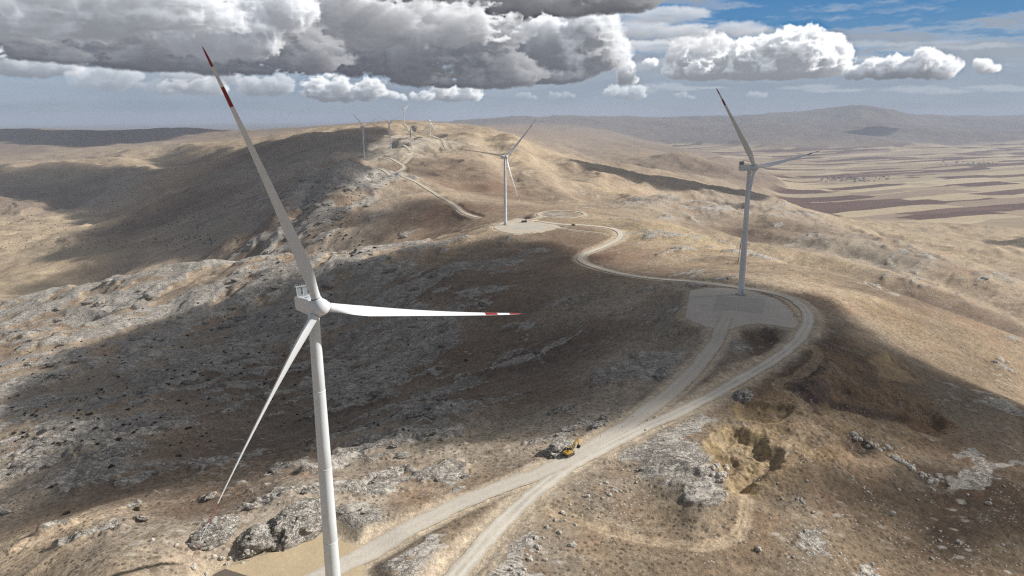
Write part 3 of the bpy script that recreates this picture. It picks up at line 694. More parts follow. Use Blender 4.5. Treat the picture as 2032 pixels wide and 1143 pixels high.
def ground_material():
    m, n, bs = material('upland_ground')
    pos = n.new('ShaderNodeNewGeometry').outputs['Position']
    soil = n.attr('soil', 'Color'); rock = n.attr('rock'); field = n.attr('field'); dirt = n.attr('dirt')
    nodirt = n.sub(1.0, dirt)
    # soil and grass
    big = n.noise(pos, .012, 5, .55); mid = n.noise(pos, .07, 5, .6); fine = n.noise(pos, .55, 4, .7); tiny = n.noise(pos, 2.2, 3, .7)
    c = n.mix(n.mul(n.step(.53, .68, mid), .40), soil, (.27, .165, .105))            # rusty soil
    c = n.mix(n.mul(n.step(.50, .70, big), .35), c, (.41, .31, .195))                # straw
    c = n.mix(n.mul(n.step(.46, .30, mid), .45), c, (.25, .215, .165))              # grey stony patches
    c = n.mix(n.mul(dirt, .92), c, soil)
    c = n.scalec(c, n.lin(fine, .25, .75, .55, 1.45))
    c = n.scalec(c, n.lin(n.noise(pos, .19, 4, .65), .25, .75, .72, 1.28))
    c = n.scalec(c, n.lin(tiny, .2, .8, .62, 1.38))
    # dry cushions and dwarf shrubs, pale stones
    vt = n.voro(pos, .50, out='Distance')
    tuft = n.mul(n.mul(n.step(.42, .20, vt), n.step(.36, .52, n.noise(pos, .13, 4))), nodirt)
    c = n.mix(n.mul(tuft, .68), c, (.085, .07, .047))
    vs = n.voro(n.map(pos, loc=(31, 7, 3)), .75, out='Distance')
    stone = n.mul(n.step(.30, .14, vs), n.step(.50, .58, n.noise(n.map(pos, loc=(9, 3, 0)), .05, 6, .65)))
    vs2 = n.voro(n.map(pos, loc=(3, 57, 3), rot=(0, 0, RAD(-28)), sc=(.5, 1, 1)), .26, out='Distance')
    stone = n.math('MAXIMUM', stone, n.mul(n.step(.30, .12, n.add(vs2, n.mul(n.sub(n.noise(pos, 1.2, 3), .5), .25))), n.step(.50, .62, n.noise(n.map(pos, loc=(59, 3, 0)), .022, 6, .65))))
    c = n.mix(n.mul(stone, .8), c, (.55, .51, .45))
    # bare limestone
    sv = n.map(pos, rot=(0, 0, math.radians(-28)), sc=(.40, 1.0, .8))
    warp = n.noise(pos, .10, 4, out='Color')
    svw = n.new('ShaderNodeVectorMath', operation='MULTIPLY_ADD'); n.put(svw.inputs[0], warp); svw.inputs[1].default_value = (9, 9, 9); n.put(svw.inputs[2], sv)
    svw = svw.outputs[0]
    def vein(scale, w, det=4, rg=.62, off=0):
        q_ = n.noise(n.map(svw, loc=(off, off, 0)), scale, det, rg)
        return n.step(w, w * .12, n.math('ABSOLUTE', n.sub(q_, .5)))
    crack = n.math('MAXIMUM', n.mul(vein(.16, .035), .9), n.math('MAXIMUM', n.mul(vein(.36, .034, off=13), .8), n.mul(vein(.85, .03, 3, .6, 29), .3)))
    blot = n.step(.56, .70, n.noise(svw, .30, 5, .7))
    crk2 = n.voro(svw, .55, 'DISTANCE_TO_EDGE')
    pave = n.mul(n.step(.13, .03, crk2), n.step(.48, .60, n.noise(pos, .03, 3)))
    crack = n.math('MAXIMUM', crack, n.mul(pave, .85))
    rc = n.mix(n.step(.32, .68, n.noise(svw, .35, 5, .65)), (.43, .395, .345), (.63, .58, .505))
    rc = n.mix(n.mul(n.step(.52, .74, n.noise(pos, .16, 5, .6)), .45), rc, (.33, .305, .27))
    rc = n.scalec(rc, n.lin(n.noise(pos, 1.1, 4, .7), .25, .75, .82, 1.18))
    rc = n.mix(n.mul(blot, .40), rc, (.22, .195, .165))
    rc = n.mix(n.mul(crack, .80), rc, (.10, .085, .068))
    brk = n.noise(svw, .55, 5, .7); brk2 = n.noise(svw, .12, 4, .6)
    rf = n.step(.40, .56, n.add(n.add(n.mul(rock, .80), n.mul(n.sub(brk, .5), 1.15)), n.mul(n.sub(brk2, .5), .7)))
    rf = n.mul(rf, n.step(.02, .16, rock))
    rf = n.mul(rf, n.sub(1.0, n.mul(dirt, .9)))
    c = n.mix(rf, c, rc)
    # ploughed land and stubble on the plain: long strips, each with its own crop
    fw = n.noise(pos, .0011, 2, out='Color')
    fv = n.new('ShaderNodeVectorMath', operation='MULTIPLY_ADD'); n.put(fv.inputs[0], fw); fv.inputs[1].default_value = (520, 210, 0)
    n.put(fv.inputs[2], n.map(pos, rot=(0, 0, RAD(-24)), sc=(1, 1, 0)))
    fv1 = n.map(fv.outputs[0], sc=(.0017, .0072, 1)); 
    cell = n.voro(fv1, 1.0, 'F1', 'CHEBYCHEV', .85, 'Color')
    sep = n.new('ShaderNodeSeparateColor'); n.put(sep.inputs[0], cell)
    region = n.noise(n.map(pos, loc=(900, 0, 0)), .00042, 3, .5)
    pick = n.math('FRACT', n.add(sep.outputs[0], 0.0))
    ramp = n.new('ShaderNodeValToRGB'); ramp.color_ramp.interpolation = 'CONSTANT'
    els = ramp.color_ramp.elements
    stops = [(0, (.36, .28, .19)), (.15, (.47, .38, .25)), (.30, (.135, .078, .06)), (.44, (.31, .235, .17)), (.56, (.115, .066, .052)), (.70, (.40, .325, .22)), (.82, (.16, .095, .075)), (.93, (.52, .43, .29))]
    els[0].position = 0; els[0].color = stops[0][1] + (1,); els[1].position = stops[1][0]; els[1].color = stops[1][1] + (1,)
    for p, cc in stops[2:]:
        e = els.new(p); e.color = cc + (1,)
    n.put(ramp.inputs[0], pick)
    rough_land = n.scalec((.33, .255, .18), n.lin(n.noise(pos, .004, 5, .6), .3, .7, .75, 1.2))
    fc = n.mix(n.step(.22, .27, region), rough_land, ramp.outputs[0])
    fc = n.scalec(fc, n.lin(n.noise(n.map(pos, rot=(0, 0, RAD(-24)), sc=(.003, .02, 1)), 1.0, 4), .3, .7, .88, 1.12))
    c = n.mix(field, c, fc)
    n.put(bs.inputs['Base Color'], c)
    bs.inputs['Roughness'].default_value = .95; bs.inputs['Specular IOR Level'].default_value = .12
    h = n.add(n.mul(n.noise(pos, .9, 5, .7), .8), n.mul(tuft, .4))
    h = n.add(h, n.mul(rf, n.add(n.mul(crack, -.9), n.mul(n.noise(svw, .8, 5, .65), .9))))
    n.put(bs.inputs['Normal'], n.bump(h, .8, .55))
    return m

def gravel_material(name, colour, worn, streak=True, dark=.78):
    """crushed stone; 'across' runs -1..1 over a road's width, wheel tracks are worn paler"""
    m, n, bs = material(name)
    pos = n.new('ShaderNodeNewGeometry').outputs['Position']
    c = n.mix(n.step(.35, .65, n.noise(pos, .10, 4, .6)), colour, tuple(q * dark for q in colour))
    if streak:
        ac = n.math('ABSOLUTE', n.attr('across'))
        wob = n.mul(n.sub(n.noise(pos, .05, 3), .5), .35)
        tr = n.step(.34, .06, n.math('ABSOLUTE', n.sub(n.add(ac, wob), .42)))
        c = n.mix(n.mul(tr, .55), c, worn)
        ed = n.step(.72, 1.02, n.add(ac, n.mul(n.sub(n.noise(pos, .4, 3), .5), .5)))
        c = n.mix(n.mul(ed, .6), c, (.43, .35, .245))
    c = n.scalec(c, n.lin(n.noise(pos, .9, 4, .7), .25, .75, .86, 1.14))
    n.put(bs.inputs['Base Color'], c); bs.inputs['Roughness'].default_value = .93; bs.inputs['Specular IOR Level'].default_value = .15
    n.put(bs.inputs['Normal'], n.bump(n.noise(pos, 1.6, 4, .7), .25, .5))
    return m

def mesh_obj(name, me, mat=None, parent=None):
    o = bpy.data.objects.new(name, me); COL.objects.link(o)
    if mat:
        for q in (mat if isinstance(mat, (list, tuple)) else [mat]):
            me.materials.append(q)
    if parent:
        o.parent = parent
    return o

def road_strip(name, L, hw, mat, lift, label):
    T = np.gradient(L[:, :2], axis=0); T /= np.linalg.norm(T, axis=1)[:, None] + 1e-9
    N = np.column_stack([T[:, 1], -T[:, 0]])
    na = 9; ac = np.linspace(-1, 1, na)
    s = np.arange(len(L))
    V, A = [], []
    e1 = 1 + .16 * perlin(s * .21, s * 0 + 3.3, 5) + .10 * perlin(s * .67, s * 0 + 8.3, 5); e2 = 1 + .16 * perlin(s * .21, s * 0 + 13.3, 6) + .10 * perlin(s * .67, s * 0 + 18.3, 6)
    for k in ac:
        w = np.where(k > 0, e1, e2) * hw * k
        z = L[:, 2] + lift + .07 * (1 - k * k)
        V.append(np.column_stack([L[:, 0] + N[:, 0] * w, L[:, 1] + N[:, 1] * w, z])); A.append(np.full(len(L), k))
    V = np.stack(V, 1).reshape(-1, 3); A = np.stack(A, 1).ravel()
    i = np.arange(len(L) - 1)[:, None] * na; j = np.arange(na - 1)[None, :]
    a = i + j
    Q = np.stack([a, a + na, a + na + 1, a + 1], -1).reshape(-1, 4)
    me = big_mesh(name, V, Q)
    if len(me.polygons) and me.polygons[0].normal.z < 0:
        me.flip_normals()
    at = me.attributes.new('across', 'FLOAT', 'POINT'); at.data.foreach_set('value', A.astype(np.float32))
    o = mesh_obj(name, me, mat); o['kind'] = 'structure'; o['label'] = label
    return o

def pad_mesh(name, poly, z, mat, label, wob=.5):
    P = []
    n = len(poly)
    for i in range(n):
        a, b = poly[i], poly[(i + 1) % n]
        k = max(2, int(np.hypot(*(b - a)) / 2.0))
        for q in range(k):
            P.append(a + (b - a) * q / k)
    P = np.array(P)
    for _ in range(2):
        if wob:
            P = .5 * P + .25 * np.roll(P, 1, 0) + .25 * np.roll(P, -1, 0)
    P = P + np.column_stack([perlin(P[:, 0] * .3, P[:, 1] * .3, 3), perlin(P[:, 0] * .3, P[:, 1] * .3, 4)]) * wob
    bm = bmesh.new()
    top = [bm.verts.new((x, y, z)) for x, y in P]; bot = [bm.verts.new((x, y, z - .8)) for x, y in P]
    f = bm.faces.new(top)
    if f.normal.z < 0 or f.calc_area() < 0:
        pass
    bm.normal_update()
    if f.normal.z < 0:
        f.normal_flip()
    for i in range(len(P)):
        k = (i + 1) % len(P)
        bm.faces.new((top[i], top[k], bot[k], bot[i]))
    bmesh.ops.recalc_face_normals(bm, faces=bm.faces[:])
    bmesh.ops.triangulate(bm, faces=[f])
    me = bpy.data.meshes.new(name); bm.to_mesh(me); bm.free()
    o = mesh_obj(name, me, mat); o['kind'] = 'structure'; o['label'] = label
    return o

# ------------------------------------------------------------------ camera and daylight
SUN_EL, SUN_AZ = RAD(35), RAD(80)
SUNV = np.array([math.cos(SUN_EL) * math.sin(SUN_AZ), math.cos(SUN_EL) * math.cos(SUN_AZ), math.sin(SUN_EL)])
SKY_K = .05

def camera_and_sun():
    cd = bpy.data.cameras.new('camera'); cam = bpy.data.objects.new('camera', cd); COL.objects.link(cam)
    cd.sensor_width = 36; cd.lens = 36 * FPX / 2032; cd.clip_start = 1; cd.clip_end = 120000
    cam.matrix_world = Matrix([[CR[0], CU[0], -CF[0], 0], [CR[1], CU[1], -CF[1], 0], [CR[2], CU[2], -CF[2], 0], [0, 0, 0, 1]])
    SC.camera = cam
    ld = bpy.data.lights.new('sun', 'SUN'); ld.energy = 4.8; ld.angle = RAD(.53); ld.color = (1, .965, .915)
    lo = bpy.data.objects.new('sun', ld); COL.objects.link(lo)
    lo.rotation_mode = 'QUATERNION'; lo.rotation_quaternion = Vector(SUNV).to_track_quat('Z', 'Y')
    lo.location = Vector(SUNV) * 500
    SC.view_settings.view_transform = 'Standard'; SC.view_settings.look = 'None'; SC.view_settings.exposure = .18; SC.view_settings.gamma = 1
    SC.view_settings.use_curve_mapping = False
    SC.cycles.use_denoising = False; SC.cycles.use_adaptive_sampling = False; SC.cycles.filter_width = 1.25; SC.cycles.volume_bounces = 1; SC.cycles.transparent_max_bounces = 24; SC.cycles.max_bounces = 6

def haze_box():
    m = bpy.data.materials.new('haze_air'); m.use_nodes = True
    t = m.node_tree; t.nodes.clear()
    out = t.nodes.new('ShaderNodeOutputMaterial'); v = t.nodes.new('ShaderNodeVolumePrincipled')
    v.inputs['Color'].default_value = HAZE_C + (1,); v.inputs['Density'].default_value = HAZE_D; v.inputs['Anisotropy'].default_value = 0.0
    t.links.new(v.outputs[0], out.inputs['Volume']); m.cycles.volume_sampling = 'DISTANCE'
    lo, hi = float(Hh.min()) - 1.0, HAZE_TOP
    bm = bmesh.new(); bmesh.ops.create_cube(bm, size=1)
    for q in bm.verts:
        q.co = Vector((q.co.x * 110000, q.co.y * 110000, lo if q.co.z < 0 else hi))
    me = bpy.data.meshes.new('haze'); bm.to_mesh(me); bm.free()
    o = mesh_obj('haze', me, m); o['kind'] = 'stuff'; o['label'] = 'thin blue grey haze in the air over the hills'
HAZE_C, HAZE_D, HAZE_TOP = (.57, .67, .84), 5.6e-5, 130.0

# ------------------------------------------------------------------ the clouds overhead that shade the hills
SHADE = [  # outline of the shade on the land (as seen), cloud height, edge softness (m), thickness (m)
    ([(60, 770), (150, 705), (300, 655), (450, 597), (560, 575), (640, 565), (740, 520), (850, 490), (960, 478), (1080, 482), (1140, 512), (1200, 545), (1350, 562), (1500, 572), (1600, 590), (1640, 640), (1600, 690), (1520, 750), (1420, 800), (1330, 815),
      (1270, 815), (1200, 830), (1100, 860), (1000, 890), (900, 890), (820, 892), (700, 912), (560, 940), (400, 985), (300, 1005), (200, 975), (110, 900), (60, 850)], 700, 40, 95),
    ([(1590, 588), (1700, 645), (1850, 730), (2032, 820), (2150, 890), (2100, 980), (1900, 950), (1750, 915), (1620, 905), (1520, 850), (1400, 830), (1420, 790), (1530, 735), (1600, 680), (1640, 640)], 720, 34, 62),
    ([(1560, 900), (1700, 900), (1900, 940), (2100, 975), (2180, 1100), (2120, 1180), (1900, 1110), (1760, 1100), (1660, 1050), (1560, 1010), (1500, 1000)], 720, 34, 44),
    ([(-60, 1000), (60, 975), (160, 995), (150, 1040), (30, 1070), (-60, 1080)], 700, 20, 60),
    ([(-140, 350), (0, 352), (120, 342), (240, 345), (262, 362), (312, 352), (280, 322), (350, 305), (470, 308), (560, 290), (640, 272), (720, 292), (745, 305), (730, 322), (690, 345), (670, 372), (640, 395), (600, 420), (560, 440), (600, 462),
      (700, 440), (760, 420), (860, 400), (915, 425), (890, 445), (830, 455), (760, 485), (690, 492), (600, 482), (500, 500), (420, 520), (330, 536), (200, 556), (60, 600), (10, 585), (120, 545), (60, 530), (140, 505), (90, 490), (165, 470), (120, 455), (150, 440), (90, 425), (0, 405), (-140, 400)], 900, 75, 85),
    ([(1112, 330), (1200, 344), (1300, 361), (1400, 378), (1480, 398), (1560, 412), (1480, 412), (1380, 399), (1300, 392), (1240, 376), (1180, 358)], 1000, 45, 110),
    ([(-150, 258), (100, 255), (280, 255), (400, 257), (445, 268), (340, 280), (215, 294), (150, 302), (50, 292), (-150, 290)], 1500, 160, 160),
    ([(1925, 486), (1990, 489), (2060, 498), (2110, 510), (2110, 524), (2010, 516), (1950, 500)], 800, 22, 50),
    ([(600, 280), (680, 264), (740, 262), (770, 270), (750, 284), (700, 300), (640, 310)], 1100, 80, 120),
    ([(1630, 272), (1700, 265), (1770, 266), (1760, 274), (1680, 277)], 2100, 120, 150)]

FARLIM = {6: 6400.}
def shade_clouds():
    m = bpy.data.materials.new('cloud_vapour'); m.use_nodes = True
    t = m.node_tree; t.nodes.clear()
    out = t.nodes.new('ShaderNodeOutputMaterial'); v = t.nodes.new('ShaderNodeVolumePrincipled')
    v.inputs['Color'].default_value = (.98, .98, .98, 1); v.inputs['Density'].default_value = .022; v.inputs['Anisotropy'].default_value = .3
    t.links.new(v.outputs[0], out.inputs['Volume'])
    for k, (px, zc, soft, thick) in enumerate(SHADE):
        G = np.array([hit(u, vv, far=FARLIM.get(k, 20000.)) for u, vv in px])
        P = G + SUNV * ((zc - G[:, 2]) / SUNV[2])[:, None]
        P = P[:, :2]
        step = soft * .55
        x = np.arange(P[:, 0].min() - soft, P[:, 0].max() + soft + step, step); y = np.arange(P[:, 1].min() - soft, P[:, 1].max() + soft + step, step)
        if len(x) * len(y) > 160000:
            f = math.sqrt(len(x) * len(y) / 160000.); step *= f
            x = np.arange(P[:, 0].min() - soft, P[:, 0].max() + soft + step, step); y = np.arange(P[:, 1].min() - soft, P[:, 1].max() + soft + step, step)
        X, Y = np.meshgrid(x, y)
        sd = poly_sd(P, X.ravel(), Y.ravel()) + soft * .8 * fbm(X.ravel(), Y.ravel(), soft * 5, 4, 300 + k)
        tt = np.sqrt(np.clip(sd / soft + .35, 0, 1.6) / 1.6) ** 1.6 * thick * np.clip(1 + (1.6 if k in (4, 8) else .75) * fbm(X.ravel(), Y.ravel(), soft * 4, 4, 340 + k), .12, 2)
        puff = 1 + .45 * np.abs(fbm(X.ravel(), Y.ravel(), soft * 3, 3, 320 + k))
        ins = (sd > -.35 * soft).reshape(X.shape)
        cell = ins[:-1, :-1] & ins[1:, :-1] & ins[:-1, 1:] & ins[1:, 1:]
        used = np.zeros(X.shape, bool)
        for a in (0, 1):
            for b in (0, 1):
                used[a:X.shape[0] - 1 + a, b:X.shape[1] - 1 + b] |= cell
        ids = -np.ones(X.shape, int); nu = used.sum(); ids[used] = np.arange(nu)
        xs, ys, th, pf = X[used], Y[used], tt.reshape(X.shape)[used], puff.reshape(X.shape)[used]
        top = np.column_stack([xs, ys, zc + th * .5 * pf + .3]); bot = np.column_stack([xs, ys, zc - th * .5 - .3])
        ci, cj = np.nonzero(cell)
        q = np.column_stack([ids[ci, cj], ids[ci, cj + 1], ids[ci + 1, cj + 1], ids[ci + 1, cj]])
        Q = np.vstack([q, q[:, ::-1] + nu])
        # close the rim
        E = {}
        for f in q:
            for a in range(4):
                e = (f[a], f[(a + 1) % 4])
                if (e[1], e[0]) in E: del E[(e[1], e[0])]
                else: E[e] = 1
        rim = np.array([(b, a, a + nu, b + nu) for a, b in E])
        me = big_mesh('cloud', np.vstack([top, bot]), np.vstack([Q, rim]))
        o = mesh_obj('cloud', me, m); o['kind'] = 'structure'; o['label'] = 'grey cloud drifting overhead, out of the view, that shades the hills'

# ------------------------------------------------------------------ the sky: cumulus decks worked out as small density volumes, lit by the same sun
AZ0, AZ1, EL0, EL1, DPX = -46.0, 46.0, -2.0, 15.0, .046
SW, SH = int((AZ1 - AZ0) / DPX), int((EL1 - EL0) / DPX)

def ae(u, v):
    d = ray(u, v)
    return math.degrees(math.atan2(d[0], d[1])), math.degrees(math.atan2(d[2], math.hypot(d[0], d[1])))
def gpx(u, v):
    a, e = ae(u, v)
    return (a - AZ0) / DPX, (e - EL0) / DPX

def noise3(shape, wl, rng):
    """value noise on a box of voxels"""
    out = rng.random([int(n / w) + 3 for n, w in zip(shape, wl)]).astype(np.float32)
    for ax, (n, w) in enumerate(zip(shape, wl)):
        q = np.arange(n) / w + rng.random() * .99
        i = q.astype(int); f = (q - i).astype(np.float32); f = f * f * (3 - 2 * f)
        sh = [1, 1, 1]; sh[ax] = n; f = f.reshape(sh)
        out = np.take(out, i, ax) * (1 - f) + np.take(out, i + 1, ax) * f
    return out * 2 - 1

def fbm3(shape, wl, octv, rng, gain=.5, billow=False):
    out = np.zeros(shape, np.float32); a, tot = 1.0, 0.0
    for o in range(octv):
        w = [max(1.3, q / 2.0 ** o) for q in wl]
        n = noise3(shape, w, rng)
        if billow:
            n = 1 - 2 * np.abs(n)
        out += a * n; tot += a; a *= gain
    return out / tot

def shift(A, dx, dy, dz):
    """A moved so that result[p] = A[p + d], zero outside"""
    B = np.zeros_like(A)
    sl, tl = [], []
    for n, d in zip(A.shape, (dy, dx, dz)):
        sl.append(slice(max(0, d), min(n, n + d))); tl.append(slice(max(0, -d), min(n, n - d)))
        if d >= n or -d >= n:
            return B
    B[tuple(tl)] = A[tuple(sl)]
    return B

def srgb(r, g, b):
    c = np.array([r, g, b]) / 255.0
    return np.where(c <= .04045, c / 12.92, ((c + .055) / 1.055) ** 2.4).astype(np.float32)

def cloud_bank(canvas, puffs, depth, seed, wl, k=.10, erode=.55, base=None, sunl=1.0, amb_t=(.44, .48, .54), amb_b=(.15, .16, .185), bill=.5, sunc=(1.0, .975, .93), thin=1.0, reach=2.2, haze=0.0, soft=.35, ms=.45, holes=0.0):
    """puffs: (u, v, half width, half height) in photograph directions; painted into canvas (H, W, 3)"""
    rng = np.random.default_rng(seed)
    P = []
    for u, v, ru, rv in puffs:
        x, y = gpx(u, v); q = math.degrees(1 / FPX) / DPX
        P.append((x, y, ru * q, rv * q))
    P = np.array(P)
    mg = max(wl) * .8
    x0 = int(max(0, (P[:, 0] - P[:, 2]).min() - mg)); x1 = int(min(SW, (P[:, 0] + P[:, 2]).max() + mg))
    y0 = int(max(0, (P[:, 1] - P[:, 3]).min() - mg)); y1 = int(min(SH, (P[:, 1] + P[:, 3]).max() + mg))
    shp = (y1 - y0, x1 - x0, depth)
    Y, X = np.mgrid[y0:y1, x0:x1].astype(np.float32)
    D = np.arange(depth, dtype=np.float32)
    den = np.full(shp, -2.0, np.float32)
    for x, y, rx, ry in P:
        zc = depth * (.5 + .22 * (rng.random() - .5)); rz = min(depth * .42, (rx + ry) * .5)
        ix0, ix1 = max(0, int(x - 2 * rx) - x0), min(shp[1], int(x + 2 * rx) - x0 + 1); iy0, iy1 = max(0, int(y - 2 * ry) - y0), min(shp[0], int(y + 2 * ry) - y0 + 1)
        if ix1 <= ix0 or iy1 <= iy0: continue
        r2 = ((X[iy0:iy1, ix0:ix1] - x) / rx) ** 2 + ((Y[iy0:iy1, ix0:ix1] - y) / ry) ** 2
        s = 1 - np.sqrt(r2[:, :, None] + ((D - zc) / rz) ** 2)
        sub = den[iy0:iy1, ix0:ix1]
        np.maximum(sub, s, out=sub)
    n = fbm3(shp, wl, 5, rng, .6) * (1 - bill) + fbm3(shp, [q * .8 for q in wl], 6, rng, .6, True) * bill
    den = den + erode * n
    if base is not None:
        by = gpx(1016, base)[1] - y0
        yy = np.arange(shp[0], dtype=np.float32)[:, None, None]
        den -= np.clip((by + (7 + .20 * (y1 - y0)) * n - yy) / (7.0 + .08 * (y1 - y0)), 0, 3) * .45
    if holes:
        hx = fbm(X, Y * 2.2, 95, 5, seed, None, .58)
        den -= holes * sstep(.02, .38, hx)[:, :, None]
    den = np.clip(den / soft, 0, 1) * k * thin
    # light reaching each voxel
    tau = np.zeros(shp, np.float32); sd = np.array([.80, .57, .16]); stp = 1.6; pos = 0.0
    pos = 1.2
    for i in range(18):
        ds = stp * 1.13 ** i
        pos += ds
        o = np.round(sd * pos).astype(int)
        tau += shift(den, o[0], o[1], o[2]) * ds
    lit = np.exp(-tau * 1.1) + ms * np.exp(-tau * .22)
    up = np.zeros(shp, np.float32); pos = 0
    for i in range(9):
        ds = 2.2 * 1.3 ** i; pos += ds
        up += shift(den, 0, int(round(pos)), 0) * ds
    sky = np.exp(-up * .45)
    T = np.ones(shp[:2], np.float32); acc = np.zeros(shp[:2] + (3,), np.float32)
    sc, at, ab = np.array(sunc, np.float32) * sunl, np.array(amb_t, np.float32), np.array(amb_b, np.float32)
    for z in range(depth):
        a = 1 - np.exp(-den[:, :, z] * 1.5)
        w = (T * a)[:, :, None]
        acc += w * (lit[:, :, z, None] * sc * .62 + ab + (at - ab) * sky[:, :, z, None])
        T *= 1 - a
    A = (1 - T)[:, :, None]
    if haze:
        acc = acc * (1 - haze) + A * canvas[y0:y1, x0:x1] * haze
    canvas[y0:y1, x0:x1] = acc + canvas[y0:y1, x0:x1] * T[:, :, None]

def sky_picture():
    el = (np.arange(SH) + .5) * DPX + EL0; az = (np.arange(SW) + .5) * DPX + AZ0
    E, A = np.meshgrid(el, az, indexing='ij')
    keys = [(-2, (143, 154, 168)), (-.3, (150, 160, 172)), (.5, (153, 165, 179)), (1.6, (156, 170, 185)), (3, (150, 171, 192)), (4.6, (118, 154, 188)), (6.3, (92, 142, 188)), (8.5, (74, 131, 185)), (12, (58, 114, 174)), (15, (50, 106, 170))]
    kz = np.array([q[0] for q in keys]); kc = np.array([srgb(*q[1]) for q in keys])
    C = np.stack([np.interp(E, kz, kc[:, i]) for i in range(3)], -1).astype(np.float32)
    # thin high sheets, drawn out along the horizon; they lie on a level plane seen edge on
    hgt = 1.0 / np.clip(np.tan(np.radians(np.clip(E, .45, 20))), .008, 1)
    px_, py_ = np.sin(np.radians(A)) * hgt, np.cos(np.radians(A)) * hgt
    st = fbm(px_ * 5 + 40, py_ * 5, 5.0, 6, 401, None, .58); st2 = fbm(A, E * 7, 9.0, 6, 417, None, .58); st3 = fbm(A, E * 6, 2.6, 5, 423, None, .6)
    cov = sstep(-.16, .40, st * .5 * sstep(.8, 3.0, E) + st2 * .75 + st3 * .26 + .15 * sstep(30, -5, A) - .13 * sstep(4.6, 7.5, E) * sstep(8, 22, A) + .10 * sstep(4.8, 3, E) + .20 * sstep(6.3, 5.2, E) * sstep(0, 10, A))
    sheet = srgb(196, 203, 213) * (1 - .30 * sstep(.35, .9, cov))[..., None]
    low = sstep(4.0, 1.0, E)[..., None]
    sheet = sheet * (1 - low) + srgb(158, 172, 188) * low
    C = C * (1 - .78 * cov[..., None]) + sheet * (.78 * cov[..., None])
    # distant shower veils and haze bands low down
    vb = sstep(.0, .5, fbm(A, E * 5, 8, 4, 431) + .15) * sstep(3.6, 2.0, E) * sstep(-.4, .6, E)
    C = C * (1 - .30 * vb[..., None]) + srgb(136, 152, 171) * (.30 * vb[..., None])
    r = random.Random(5)
    def row(u0, u1, vb_, n, rmin, rmax, up):
        o = []
        for i in range(n):
            t = (i + r.random()) / n; rr = rmin + (rmax - rmin) * r.random()
            o.append((u0 + (u1 - u0) * t, vb_ - rr * .5 - r.random() * up, rr * 1.25, rr))
        return o
    # far small cumulus, hazier
    for pf, b, s, hz in [(row(618, 742, 198, 13, 8, 19, 14), 199, 1, .2), (row(640, 682, 155, 4, 3, 6, 2), 157, 2, .35), (row(872, 934, 199, 8, 8, 15, 14), 200, 3, .25), (row(768, 850, 199, 8, 4, 10, 5), 200, 4, .45), (row(1216, 1276, 195, 7, 5, 12, 7), 197, 5, .62),
                     (row(1345, 1380, 196, 5, 3, 6, 4), 199, 6, .85), (row(1480, 1518, 195, 5, 3, 6, 4), 197, 7, .85), (row(1090, 1140, 196, 4, 4, 7, 4), 198, 8, .85), (row(330, 440, 186, 8, 6, 14, 8), 188, 9, .5), (row(1020, 1060, 197, 4, 4, 7, 4), 198, 10, .85)]:
        cloud_bank(C, pf, 30, 500 + s, (11, 16, 11), .24, 1.15, b, 1.15, haze=hz, soft=.45, bill=.6)
    cloud_bank(C, row(492, 570, 184, 9, 9, 19, 12), 34, 520, (14, 18, 14), .16, 1.0, 186, .55, haze=.35, amb_b=(.16, .17, .2))
    # left, the row below the dark deck
    cloud_bank(C, row(-260, 140, 150, 22, 12, 26, 18), 54, 530, (22, 34, 22), .15, 1.05, 152, .85, amb_b=(.17, .18, .21), haze=.2)
    cloud_bank(C, row(165, 255, 172, 8, 9, 18, 22) + row(270, 350, 180, 8, 6, 13, 8) + row(350, 445, 184, 10, 10, 24, 30), 54, 533, (20, 34, 20), .12, 1.1, 186, .72, amb_b=(.20, .215, .25), haze=.48)
    cloud_bank(C, row(690, 790, 146, 8, 10, 22, 18), 36, 531, (16, 24, 16), .12, 1.05, 150, .7, haze=.35)
    for i_, (u0_, u1_, b_, r_) in enumerate([(1260, 1330, 128, 9), (1690, 1990, 92, 8), (1700, 1800, 120, 6), (1260, 1420, 175, 6), (1560, 1760, 176, 5), (1800, 2050, 178, 6), (1480, 1560, 66, 6)]):
        cloud_bank(C, [(u0_ + (u1_ - u0_) * r.random(), b_ + 10 * (r.random() - .5), r_ * (4 + 4 * r.random()), r_ * (.4 + .5 * r.random())) for q_ in range(9)], 20, 590 + i_, (14, 40, 14), .02, 1.1, None, .8, haze=.6, amb_b=(.30, .32, .36), soft=.6)
    # right hand cumulus
    cloud_bank(C, [(1352, 120, 24, 30), (1372, 116, 30, 30), (1420, 114, 30, 34), (1400, 136, 60, 26), (1445, 126, 36, 30), (1482, 112, 30, 26), (1520, 108, 36, 28), (1560, 108, 42, 34), (1598, 104, 44, 34), (1632, 118, 40, 34), (1656, 130, 24, 20), (1560, 134, 70, 26), (1620, 140, 46, 18), (1480, 142, 50, 20), (1345, 142, 26, 18)],
               96, 541, (22, 24, 22), .24, .72, 163, 1.32, bill=.7, soft=.14, ms=.36, amb_b=(.27, .29, .325), amb_t=(.54, .58, .63))
    cloud_bank(C, row(1680, 1890, 158, 18, 7, 20, 10) + [(1775, 134, 18, 16), (1835, 128, 17, 22), (1862, 134, 20, 16)], 40, 542, (14, 17, 14), .26, .95, 160, 1.2, bill=.65, soft=.25, haze=.15)
    cloud_bank(C, [(1945, 138, 16, 13), (1965, 141, 17, 10), (1938, 130, 8, 9)], 28, 543, (10, 12, 10), .28, .9, 151, 1.15, bill=.65, soft=.25, haze=.12)
    cloud_bank(C, [(1243, 143, 15, 18), (1236, 160, 12, 12), (1250, 156, 13, 12), (1290, 124, 13, 7)], 32, 544, (11, 13, 11), .22, .9, 172, 1.05, bill=.65, soft=.3, haze=.15)
